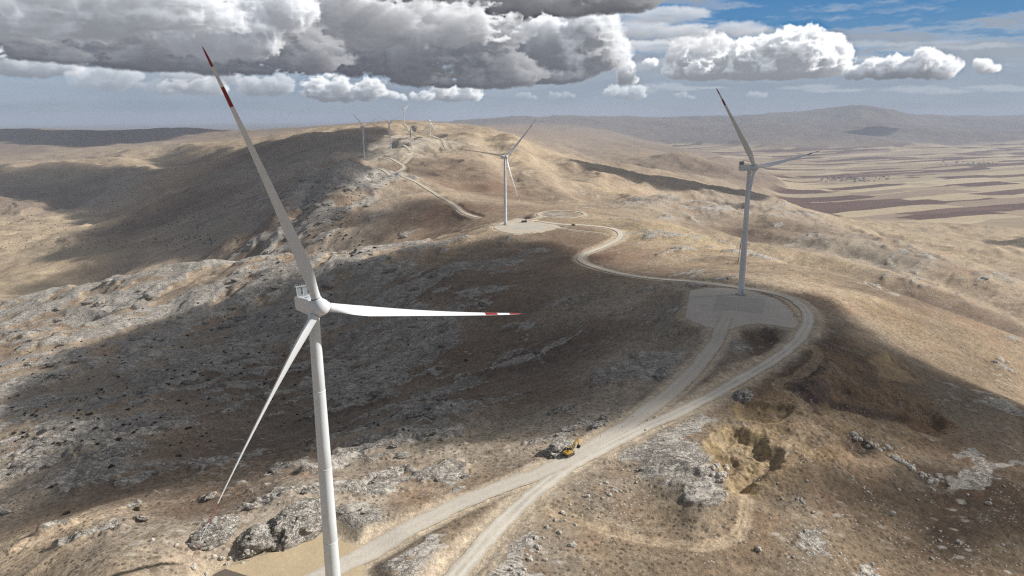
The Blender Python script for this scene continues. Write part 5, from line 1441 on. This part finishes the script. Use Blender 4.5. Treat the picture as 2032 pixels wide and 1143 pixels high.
def site_truck(u, v, rz, label, col, k=1.0):
    p = ground_hit(u, v)
    root = empty('truck', (p[0], p[1], p[2] + .15), rz); root.scale = (k, k, k); tag(root, label, 'truck')
    body = paint('truck_paint', col, .5, .4, .2); blk = paint('tyre_black', (.02, .02, .02), .9, .2, .1); gl = paint('truck_glass', (.02, .03, .035), .1, .6, 0)
    bm = bmesh.new(); add_prism(bm, [(-3.2, 1.2), (1.2, 1.2), (1.2, 2.6), (-3.0, 2.9), (-3.5, 2.3)], 2.4); part('dump_body', bm_mesh(bm, 'dump_body'), root, body)
    bm = bmesh.new(); add_prism(bm, [(1.4, .7), (3.5, .7), (3.55, 1.7), (3.1, 2.9), (1.4, 2.95)], 2.3); bmesh.ops.bevel(bm, geom=bm.edges[:], offset=.1, segments=2, affect='EDGES')
    cb = part('cab', bm_mesh(bm, 'cab'), root, body)
    bm = bmesh.new(); add_box(bm, (3.33, 0, 2.25), (.06, 1.9, .8), Matrix.Rotation(RAD(-20), 3, 'Y')); part('windscreen', bm_mesh(bm, 'windscreen'), cb, gl)
    bm = bmesh.new(); add_box(bm, (0, 0, .9), (6.6, 1.1, .4)); part('chassis', bm_mesh(bm, 'chassis'), root, blk)
    for x in (-2.3, -1.0, 2.4):
        for sy in (-1, 1):
            bm = bmesh.new(); add_bar(bm, (x, sy * .85, .55), (x, sy * 1.2, .55), .55, 16); part('wheel', bm_mesh(bm, 'wheel'), root, blk)

def crane_and_stub():
    grey = paint('raw_tower_grey', (.36, .38, .39), .5, .4, .1); dk = paint('crane_dark', (.06, .065, .075), .6, .3, .2); cn = paint('crane_blue_grey', (.16, .18, .21), .5, .4, .2)
    p = at_y(816, 293, 2480.); z = lz(p[0], p[1])
    root = empty('unfinished_tower', (p[0], p[1], z - .5)); tag(root, 'short grey stub of an unfinished tower among site machines on the far ridge', 'tower section')
    bm = bmesh.new(); add_lathe(bm, [(2.6, 0), (2.5, 26), (2.6, 26.1), (2.6, 26.6)], 28); part('tower_section', bm_mesh(bm, 'tower_section', True, 40), root, grey)
    bm = bmesh.new(); add_lathe(bm, [(5.5, -1.5), (5.5, .8), (3.2, 1.3)], 28); part('foundation', bm_mesh(bm, 'foundation', True, 40), root, paint('site_concrete', (.4, .38, .34), .9, .2, .2))
    p = at_y(830, 293, 2470.); z = lz(p[0], p[1])
    root = empty('crawler_crane', (p[0], p[1], z), RAD(180)); tag(root, 'dark crawler crane with a lowered lattice boom beside the unfinished tower', 'crane')
    bm = bmesh.new(); add_box(bm, (0, 0, 3.0), (9, 5, 3.4), bevel=.3); add_box(bm, (-5, 0, 2.6), (2.4, 6, 2.8), bevel=.2); part('body', bm_mesh(bm, 'body'), root, cn)
    bm = bmesh.new(); add_box(bm, (4.0, 2.6, 3.2), (2.2, 1.6, 2.6), bevel=.2); part('cab', bm_mesh(bm, 'cab'), root, cn)
    for sy in (-1, 1):
        bm = bmesh.new(); add_prism(bm, [(-4.5, .1), (4.5, .1), (5.2, .7), (4.5, 1.4), (-4.5, 1.4), (-5.2, .7)], 1.3); part('track', bm_mesh(bm, 'track'), root, dk, Matrix.Translation((0, sy * 3.0, 0)))
    bm = bmesh.new(); A, Bp = Vector((3, 0, 4)), Vector((34, 0, 19)); d = Bp - A; up = Vector((-d.z, 0, d.x)).normalized()
    for sy in (-1, 1):
        for su in (-1, 1): add_bar(bm, A + up * su * 1.0 + Vector((0, sy, 0)), Bp + up * su * .6 + Vector((0, sy * .6, 0)), .16, 6)
    for k in range(16):
        q0, q1 = A + d * (k / 16), A + d * ((k + 1) / 16); s = 1 if k % 2 else -1
        for sy in (-1, 1): add_bar(bm, q0 + up * s * .9 + Vector((0, sy * .9, 0)), q1 - up * s * .9 + Vector((0, sy * .9, 0)), .1, 5)
        add_bar(bm, q0 + up * .9 + Vector((0, -.9, 0)), q1 + up * .9 + Vector((0, .9, 0)), .1, 5)
    part('boom', bm_mesh(bm, 'boom'), root, dk)
    k = 0
    for u, v, Y, sx, sz, lb in ((772, 303, 2300, 9, 4, 'dark site container left of the dark far turbine foot'), (781, 302, 2305, 12, 5, 'long dark site container right of the dark far turbine foot'), (766, 304, 2290, 5, 3, 'small dark crate at the edge of the far pad'), (825, 295, 2440, 8, 4, 'dark equipment container below the crawler crane'), (836, 294, 2450, 7, 3, 'dark skip at the right end of the far work site')):
        p = at_y(u, v, Y); o = empty('container', (p[0], p[1], lz(p[0], p[1])), .5 + k); k += .8
        tag(o, lb, 'container')
        bm = bmesh.new(); add_box(bm, (0, 0, sz * .5), (sx, 3.2, sz), bevel=.15); part('body', bm_mesh(bm, 'body'), o, dk)
        bm = bmesh.new(); add_box(bm, (sx / 2 + .03, 0, sz * .48), (.1, 2.8, sz * .8)); part('door', bm_mesh(bm, 'door'), o, cn)

# --- rocks
def limestone(name='limestone'):
    m, n, bs = material(name)
    pos = n.new('ShaderNodeNewGeometry').outputs['Position']
    sv = n.map(pos, rot=(RAD(25), RAD(15), RAD(-28)), sc=(.45, 1.0, 1.3))
    w = n.noise(pos, .12, 4, out='Color')
    k = n.new('ShaderNodeVectorMath', operation='MULTIPLY_ADD'); n.put(k.inputs[0], w); k.inputs[1].default_value = (6, 6, 6); n.put(k.inputs[2], sv); sv = k.outputs[0]
    c = n.mix(n.step(.32, .68, n.noise(sv, .5, 5, .65)), (.43, .405, .365), (.62, .58, .52))
    c = n.mix(n.mul(n.step(.52, .7, n.noise(pos, .25, 5, .65)), .5), c, (.30, .28, .245))
    crack = n.math('MAXIMUM', n.mul(n.step(.035, .004, n.math('ABSOLUTE', n.sub(n.noise(sv, .35, 4, .6), .5))), .9), n.mul(n.step(.045, .005, n.math('ABSOLUTE', n.sub(n.noise(sv, .95, 4, .62), .5))), .7))
    c = n.mix(n.mul(crack, .85), c, (.085, .07, .055))
    up = n.new('ShaderNodeSeparateXYZ'); n.put(up.inputs[0], n.new('ShaderNodeNewGeometry').outputs['Normal'])
    c = n.mix(n.mul(n.mul(n.step(.55, .9, up.outputs[2]), n.step(.5, .62, n.noise(pos, .4, 4, .6))), .6), c, (.30, .235, .15))
    c = n.scalec(c, n.lin(n.noise(pos, 1.3, 4, .75), .25, .75, .72, 1.28))
    n.put(bs.inputs['Base Color'], c); bs.inputs['Roughness'].default_value = .95; bs.inputs['Specular IOR Level'].default_value = .12
    h = n.add(n.mul(n.noise(sv, 1.0, 5, .7), .9), n.mul(crack, -.8))
    n.put(bs.inputs['Normal'], n.bump(h, .8, .8))
    return m

def crag_mesh(sx, sy, sz, seed, sub=5, jag=.34):
    bm = bmesh.new(); bmesh.ops.create_icosphere(bm, subdivisions=sub, radius=1)
    V = np.array([v.co[:] for v in bm.verts])
    def n3(p, f, s): return (perlin(p[:, 0] * f + s, p[:, 1] * f - s, s) + perlin(p[:, 1] * f + 7 + s, p[:, 2] * f + s, s + 1) + perlin(p[:, 2] * f - s, p[:, 0] * f + 3, s + 2)) / 1.7
    Q = V * (1, 1.25, .9) + .35 * np.column_stack([n3(V, 1.1, seed + 11), n3(V, 1.1, seed + 17), n3(V, 1.1, seed + 23)])
    rr = 1 + jag * (n3(Q, 1.2, seed) * .8 + (1 - 2 * np.abs(n3(Q * (.6, 1.2, 1.4), 2.0, seed + 31))) * .42 + (1 - 2 * np.abs(n3(Q * (.5, 1.3, 1.5), 4.6, seed + 41))) * .14 + n3(Q, 11, seed + 51) * .06)
    st = np.round((V[:, 2] + .3 * V[:, 0] + .12 * n3(V, 2, seed + 61)) * 5) / 5 - (V[:, 2] + .3 * V[:, 0])
    rr += .25 * st * (np.abs(V[:, 2]) < .9)
    V = V * rr[:, None] * (sx, sy, sz)
    for v, q in zip(bm.verts, V): v.co = Vector(q)
    return bm_mesh(bm, 'rock', True, 28)

def outcrops():
    m = limestone()
    data = [(598, 1040, 11, 6.0, 7.6, .95, 1, 'large domed pale limestone crag with dark clefts beside the nearest turbine tower'),
            (520, 1066, 7.5, 4.0, 4.6, 1.0, 2, 'dark leaning limestone rib left of the big domed crag'),
            (425, 1058, 7.5, 4.2, 4.3, .9, 3, 'low ragged limestone outcrop by the lowest blade tip'),
            (392, 1075, 3.4, 2.4, 1.6, .7, 4, 'small dark limestone lump just left of the lowest blade tip'),
            (1112, 893, 6.6, 3.6, 4.0, .75, 5, 'pale limestone crag beside the yellow excavator'),
            (1476, 786, 5.2, 3.6, 3.0, .6, 6, 'broken grey limestone knob below the road by the quarry'),
            (1188, 843, 4.0, 1.8, 1.6, .7, 7, 'low dark rock rib between excavator and road junction'),
            (1197, 832, 1.6, 1.3, 1.9, .2, 8, 'small upright dark rock above the road junction'),
            (1134, 850, 4.5, 1.6, 1.2, .5, 9, 'low broken rock ledge behind the excavator crag'),
            (762, 950, 5.5, 2.2, 2.0, .8, 10, 'long low rock ledge right of the nearest tower'),
            (1120, 812, 8, 3, 1.9, .6, 11, 'low grey slab ridge above the excavator'), (230, 905, 15, 7.5, 5.5, 1.15, 12, 'broad pale limestone shoulder on the left slope')]
    for u, v, sx, sy, sz, rz, sd, lb in data:
        p = ground_hit(u, v)
        o = mesh_obj('limestone_outcrop', crag_mesh(sx, sy, sz, sd * 7), m)
        o.location = (p[0], p[1], p[2] - sz * .18); o.rotation_euler = (0, 0, rz)
        tag(o, lb, 'rock')

def blocks():
    r = random.Random(33); m = limestone('limestone_block'); ms = []
    for k in range(6):
        me = crag_mesh(1, .55, .5, 300 + 17 * k, 4, .40); me.materials.append(m); ms.append(me)
    R2 = ROCK.reshape(GA.shape); n = 0; tries = 0
    while n < 230 and tries < 6000:
        tries += 1
        q = r.random()
        if q < .62: u, v = r.random() * 1330, 480 + r.random() ** .9 * 560
        elif q < .8: u, v = 560 + r.random() * 260, 335 + r.random() * 140
        else: u, v = 1380 + r.random() * 640, 500 + r.random() * 250
        p = ground_hit(u, v); rr = math.hypot(p[0], p[1])
        i = min(len(RR) - 1, np.searchsorted(RR, rr)); j = min(len(ANG) - 1, np.searchsorted(ANG, math.atan2(p[0], p[1])))
        if PATH.reshape(GA.shape)[i, j] > .2 or R2[i, j] < (.5 if q < .8 else .12) or min(abs(p[0] - L_[0]) + abs(p[1] - L_[1]) for L_ in ROADS['access'][0][::4]) < 14 or min(abs(p[0] - L_[0]) + abs(p[1] - L_[1]) for L_ in ROADS['main'][0][::6]) < 14: continue
        s = (1.3 + 3.2 * r.random() ** 2.2) * (1.0 + .9 * (rr > 700)) * (.6 if q >= .8 else 1)
        if rr < 300: s *= .6
        o = mesh_obj('limestone_block', ms[r.randrange(6)]); o.location = (p[0], p[1], p[2] - .06 * s); o.scale = (s * (1 + .5 * r.random()), s, s * (.75 + .4 * r.random())); o.rotation_euler = (.2 * r.gauss(0, 1), .2 * r.gauss(0, 1), RAD(28) + .35 * r.gauss(0, 1))
        tag(o, 'grey limestone block standing out of the rocky slope', 'rock', 'limestone blocks on the rocky slopes'); n += 1

def scatter():
    r = random.Random(21)
    # dark shrubs on the western slopes
    leaf = paint('shrub_leaf', (.042, .043, .026), .9, .1, .25, 1.2)
    meshes = []
    for k in range(5):
        bm = bmesh.new()
        for i in range(120):
            th, ph_ = r.random() * 6.283, math.acos(1 - 1.15 * r.random()); rad = .55 + .5 * r.random() ** .5
            lob = 1 + .25 * math.sin(3 * th + k) + .15 * math.sin(5 * th + 2 * k)
            c = Vector((math.sin(ph_) * math.cos(th) * rad * lob, math.sin(ph_) * math.sin(th) * rad * lob, math.cos(ph_) * rad * .75 + .15))
            d1 = Vector((r.gauss(0, 1), r.gauss(0, 1), r.gauss(0, 1))).normalized() * .22; d2 = d1.cross(Vector((r.gauss(0, 1), r.gauss(0, 1), r.gauss(0, 1)))).normalized() * .17
            bm.faces.new([bm.verts.new(c + q) for q in (d1, d2, -d1, -d2)])
        s = bmesh.ops.create_icosphere(bm, subdivisions=2, radius=.62)
        for v in s['verts']: v.co = Vector((v.co.x * (1 + .2 * math.sin(5 * v.co.y + k)), v.co.y, v.co.z * .8 + .1))
        me = bm_mesh(bm, 'shrub'); me.materials.append(leaf); meshes.append(me)
    fixed = [(157, 814), (201, 773), (335, 763), (340, 752), (419, 720), (372, 850), (254, 813), (145, 853), (221, 926), (102, 967), (270, 1012), (132, 1020), (355, 906), (537, 939), (95, 728), (25, 809), (50, 822), (65, 824), (175, 823), (235, 872), (235, 748), (492, 703), (515, 700), (347, 735), (332, 735), (586, 764), (925, 716), (477, 741), (525, 762), (657, 585), (715, 621), (28, 860), (190, 850), (372, 666), (60, 700), (110, 690), (300, 690), (420, 655)]
    spots = [(u, v, 1.0) for u, v in fixed]
    regs = [((0, 560), (640, 560), 640, 860, 150), ((200, 400), (900, 400), 300, 510, 120), ((0, 380), (340, 380), 360, 480, 60)]
    for i in range(170):
        u = r.random() * 640; v = 585 + (r.random() ** .8) * 300
        if u > 450 and v > 800: continue
        spots.append((u, v, .5 + .4 * r.random()))
    for i in range(110):
        u = 330 + r.random() * 420; v = 350 + r.random() * 180
        spots.append((u, v, .9 + .5 * r.random()))
    for u, v, k in spots[:290]:
        p = ground_hit(u, v)
        s = (1.05 + .45 * r.random()) * k
        o = mesh_obj('shrub', meshes[r.randrange(5)]); o.location = (p[0], p[1], p[2] - .1 * s); o.rotation_euler = (0, 0, r.random() * 6.28); o.scale = (s * (1 + .3 * r.random()), s, s * .85)
        tag(o, 'dark low rounded shrub dotted on the stony western slope', 'shrub', 'dark shrubs scattered on the western slopes')
    # the many smaller far ones, one object
    V, F = [], []
    for i in range(900):
        q = r.random()
        if q < .45: u, v = r.random() * 420, 335 + r.random() * 160
        elif q < .8: u, v = 300 + r.random() * 420, 300 + r.random() * 200
        else: u, v = r.random() * 900, 560 + r.random() * 300
        p = ground_hit(u, v); s = (.8 + .9 * r.random()) * (1.25 if v < 500 else .55)
        b = len(V)
        for a in range(6): V.append((p[0] + s * math.cos(a * 1.047 + i) * (.8 + .4 * r.random()), p[1] + s * math.sin(a * 1.047 + i) * (.8 + .4 * r.random()), p[2] - .2))
        for a in range(6): V.append((p[0] + .7 * s * math.cos(a * 1.047 + i) * (.8 + .4 * r.random()), p[1] + .7 * s * math.sin(a * 1.047 + i), p[2] + s * (.5 + .2 * r.random())))
        V.append((p[0], p[1], p[2] + s * .85))
        for a in range(6):
            a2 = (a + 1) % 6
            F += [(b + a, b + a2, b + 6 + a2, b + 6 + a), (b + 6 + a, b + 6 + a2, b + 12)]
    me = bpy.data.meshes.new('shrubs'); me.from_pydata(V, [], F); me.update()
    o = mesh_obj('shrubs', me, leaf); tag(o, 'scatter of small dark shrubs on the far slopes', None, None, 'stuff')
    # loose pale boulders
    m = paint('pale_boulder', (.56, .52, .45), .95, .12, .2, 1.5); bmes = []
    for k in range(5):
        me = crag_mesh(1, .8, .65, 90 + 9 * k, 3, .42); me.materials.append(m); bmes.append(me)
    B = []
    for i in range(62):
        t = r.random(); u0, v0 = np.interp(t, [0, .35, .7, 1], [975, 1045, 1130, 1240]), np.interp(t, [0, .35, .7, 1], [1140, 1060, 980, 905])
        B.append((u0 + 8 + abs(r.gauss(0, 22)), v0 + 10 + abs(r.gauss(0, 18)), .35 + .55 * r.random() ** 2))
    for u, v in ((482, 1118), (386, 1122), (384, 1127), (456, 1108), (440, 1109), (470, 1111), (410, 1139), (425, 1105), (350, 1082), (303, 1072), (222, 1048), (450, 1120), (463, 1105)): B.append((u, v, .6 + .3 * r.random()))
    for i in range(40): B.append((1690 + i * 4.4 + r.gauss(0, 7), 858 + i * 2.6 + r.gauss(0, 5), .5 + .9 * r.random()))
    for i in range(16): B.append((1412 + r.random() * 30, 925 + r.random() * 30, .5 + .8 * r.random()))
    for i in range(34): B.append((1100 + r.random() * 220, 860 - i * 1.5 + r.gauss(0, 10), .35 + .5 * r.random()))
    for u, v, k in ((1135, 1083, 1.2), (1960, 1000, 1.1), (1770, 1020, 1.2), (1790, 860, .9), (1900, 1075, .9), (1505, 1090, 1.0)): B.append((u, v, k))
    for i in range(60): B.append((1500 + r.random() * 520, 940 + r.random() * 190, .3 + .4 * r.random()))
    for u, v, k in B:
        if v > 1140 or v < 800: continue
        p = ground_hit(u, v); o = mesh_obj('boulder', bmes[r.randrange(5)]); o.location = (p[0], p[1], p[2] + .1 * k); o.scale = (k, k, k); o.rotation_euler = (r.random() * .6, r.random() * .6, r.random() * 6.28)
        tag(o, 'loose pale limestone boulder lying on the stony ground', 'boulder', 'loose pale boulders by the road and quarry')

def village():
    r = random.Random(4)
    wl = [paint('house_wall_pale', (.56, .53, .48), .9, .2, .15), paint('house_wall_grey', (.40, .38, .36), .9, .2, .15)]; rf = [paint('house_roof_dull', (.30, .17, .12), .9, .2, .2), paint('house_roof_grey', (.33, .33, .34), .8, .2, .2)]
    hs = []
    for k in range(4):
        bm = bmesh.new(); w, d, h = 9 + 3 * k, 8 + k, 4.5 + (k % 2) * 2
        add_box(bm, (0, 0, h / 2 - .5), (w, d, h + 1))
        add_prism(bm, [(-w / 2 - .5, h), (w / 2 + .5, h), (0, h + 2.6)], d + 1, 1)
        me = bm_mesh(bm, 'house'); me.materials.append(wl[k % 2]); me.materials.append(rf[(k // 2) % 2]); hs.append(me)
    for i in range(46):
        u = 1625 + 145 * r.random() ** .9; v = 351 + 10 * r.random() - (u - 1690) * .01
        p = ground_hit(u, v); o = mesh_obj('village_house', hs[r.randrange(4)]); o.location = p; o.rotation_euler = (0, 0, r.random() * 3.14)
        tag(o, 'small pale village house out on the plain', 'house', 'houses of the village on the plain')
    for i in range(26):
        u = 1858 + 120 * r.random(); v = 320 + 9 * r.random()
        p = ground_hit(u, v); o = mesh_obj('village_house', hs[r.randrange(4)]); o.location = p; o.rotation_euler = (0, 0, r.random() * 3.14)
        tag(o, 'tiny house of the farther village among dark fields', 'house', 'houses of the farther village')
    crown, bark = paint('tree_crown', (.035, .042, .022), .9, .1, .3), paint('tree_bark', (.12, .09, .06), .9, .1, .2)
    ts = []
    for k in range(3):
        bm = bmesh.new(); add_bar(bm, (0, 0, -.5), (0, 0, 5), .35, 7, 1, .2)
        for i in range(150):
            c = Vector((r.gauss(0, 1), r.gauss(0, 1), r.gauss(0, 1))).normalized() * (1.2 + 2.2 * r.random()); c = Vector((c.x, c.y, c.z * (1.2 + .3 * k) + 6.5))
            d1 = Vector((r.gauss(0, 1), r.gauss(0, 1), r.gauss(0, 1))).normalized() * .9; d2 = d1.cross(Vector((r.gauss(0, 1), r.gauss(0, 1), r.gauss(0, 1)))).normalized() * .7
            bm.faces.new([bm.verts.new(c + q) for q in (d1, d2, -d1, -d2)])
        me = bm_mesh(bm, 'tree'); me.materials.append(crown); me.materials.append(bark); ts.append(me)
    for i in range(30):
        if i < 22: u, v = r.choice([(1647, 356), (1655, 357), (1672, 358), (1680, 356), (1690, 353), (1668, 351)]); u += r.gauss(0, 3); v += r.gauss(0, .8)
        else: u = 1620 + 150 * r.random(); v = 352 + 9 * r.random()
        p = ground_hit(u, v); o = mesh_obj('village_tree', ts[r.randrange(3)]); o.location = p; s = .55 + .5 * r.random(); o.scale = (s, s, s); o.rotation_euler = (0, 0, r.random() * 6)
        tag(o, 'dark leafy tree among the village houses', 'tree', 'trees of the village on the plain')

def build_things():
    turbines(); excavator()
    site_truck(1040, 442, .4, 'small dark truck parked on the bright white pad', (.05, .05, .055), 1.0)
    site_truck(1138, 448, 2.2, 'small brown truck standing on the pale road beyond the white pad', (.22, .13, .07), .8)
    crane_and_stub(); outcrops(); blocks(); scatter(); village()

# ------------------------------------------------------------------ assemble
camera_and_sun()
g = build_ground(); g.data.materials.append(ground_material())
M_ROAD = gravel_material('road_gravel', (.66, .60, .50), (.76, .71, .62))
M_SIDE = gravel_material('track_gravel', (.60, .545, .46), (.63, .58, .495), dark=.93)
M_WHITE = gravel_material('white_gravel', (.56, .495, .40), (.62, .56, .46), dark=.88)
road_strip('road', ROADS['main'][0], ROADS['main'][1], M_ROAD, .0, 'pale gravel ridge road with worn wheel tracks curving past the grey turbine pad')
road_strip('access_road', ROADS['access'][0], ROADS['access'][1], M_SIDE, .03, 'wide plain grey gravel access road joining two turbine pads')
for _k, _nm in enumerate(['back', 'loop', 'loop_link', 'thin'] + ['far%d' % i for i in range(len(FAR))]):
    L, hw = ROADS[_nm]
    road_strip('hill_track', L, hw, M_WHITE, .04, {'back': 'winding pale track climbing the hill behind the third turbine', 'loop': 'pale oval turning loop beside the third turbine pad', 'loop_link': 'short pale link between pad and oval loop', 'thin': 'thin pale straight track below the third turbine pad'}.get(_nm, 'pale hairpin track on the far turbine ridge'))
M_PAD1 = gravel_material('sand_pad', (.54, .43, .275), (0, 0, 0), False, .92)
M_PAD2 = gravel_material('stony_pad', (.62, .56, .48), (0, 0, 0), False, .9)
M_HARD = gravel_material('hardstand_gravel', (.50, .47, .42), (0, 0, 0), False, .95)
M_HARD1 = gravel_material('dark_hardstand', (.15, .125, .10), (0, 0, 0), False, .97)
pad_mesh('pad', PADS['t1'][0], -130.62, M_PAD1, 'sandy levelled pad at the foot of the nearest turbine')
pad_mesh('pad', PADS['t2'][0], -114.92, M_PAD2, 'grey stony levelled pad under the right hand turbine', 1.4)
pad_mesh('pad', PADS['t3'][0], -133.32, M_WHITE, 'bright whitish levelled pad under the middle turbine', 1.2)
pad_mesh('hardstand', ppoly([(1424, 588), (1520, 593), (1514, 623), (1462, 616), (1415, 615)], -114.9), -114.84, M_HARD, 'grey gravel crane hardstand on the right turbine pad', .0)
pad_mesh('hardstand', ppoly([(1022, 447), (1082, 447), (1074, 453), (1018, 453.5)], -133.3), -133.22, M_HARD, 'grey gravel crane hardstand on the white pad', .0)
pad_mesh('hardstand', ppoly([(447, 1129), (491, 1143), (560, 1166), (500, 1240), (395, 1172), (427, 1138)], -130.6), -130.54, M_HARD1, 'dark gravel corner of the crane hardstand on the sandy pad', .0)
shade_clouds()
haze_box()
build_sky()
build_things()
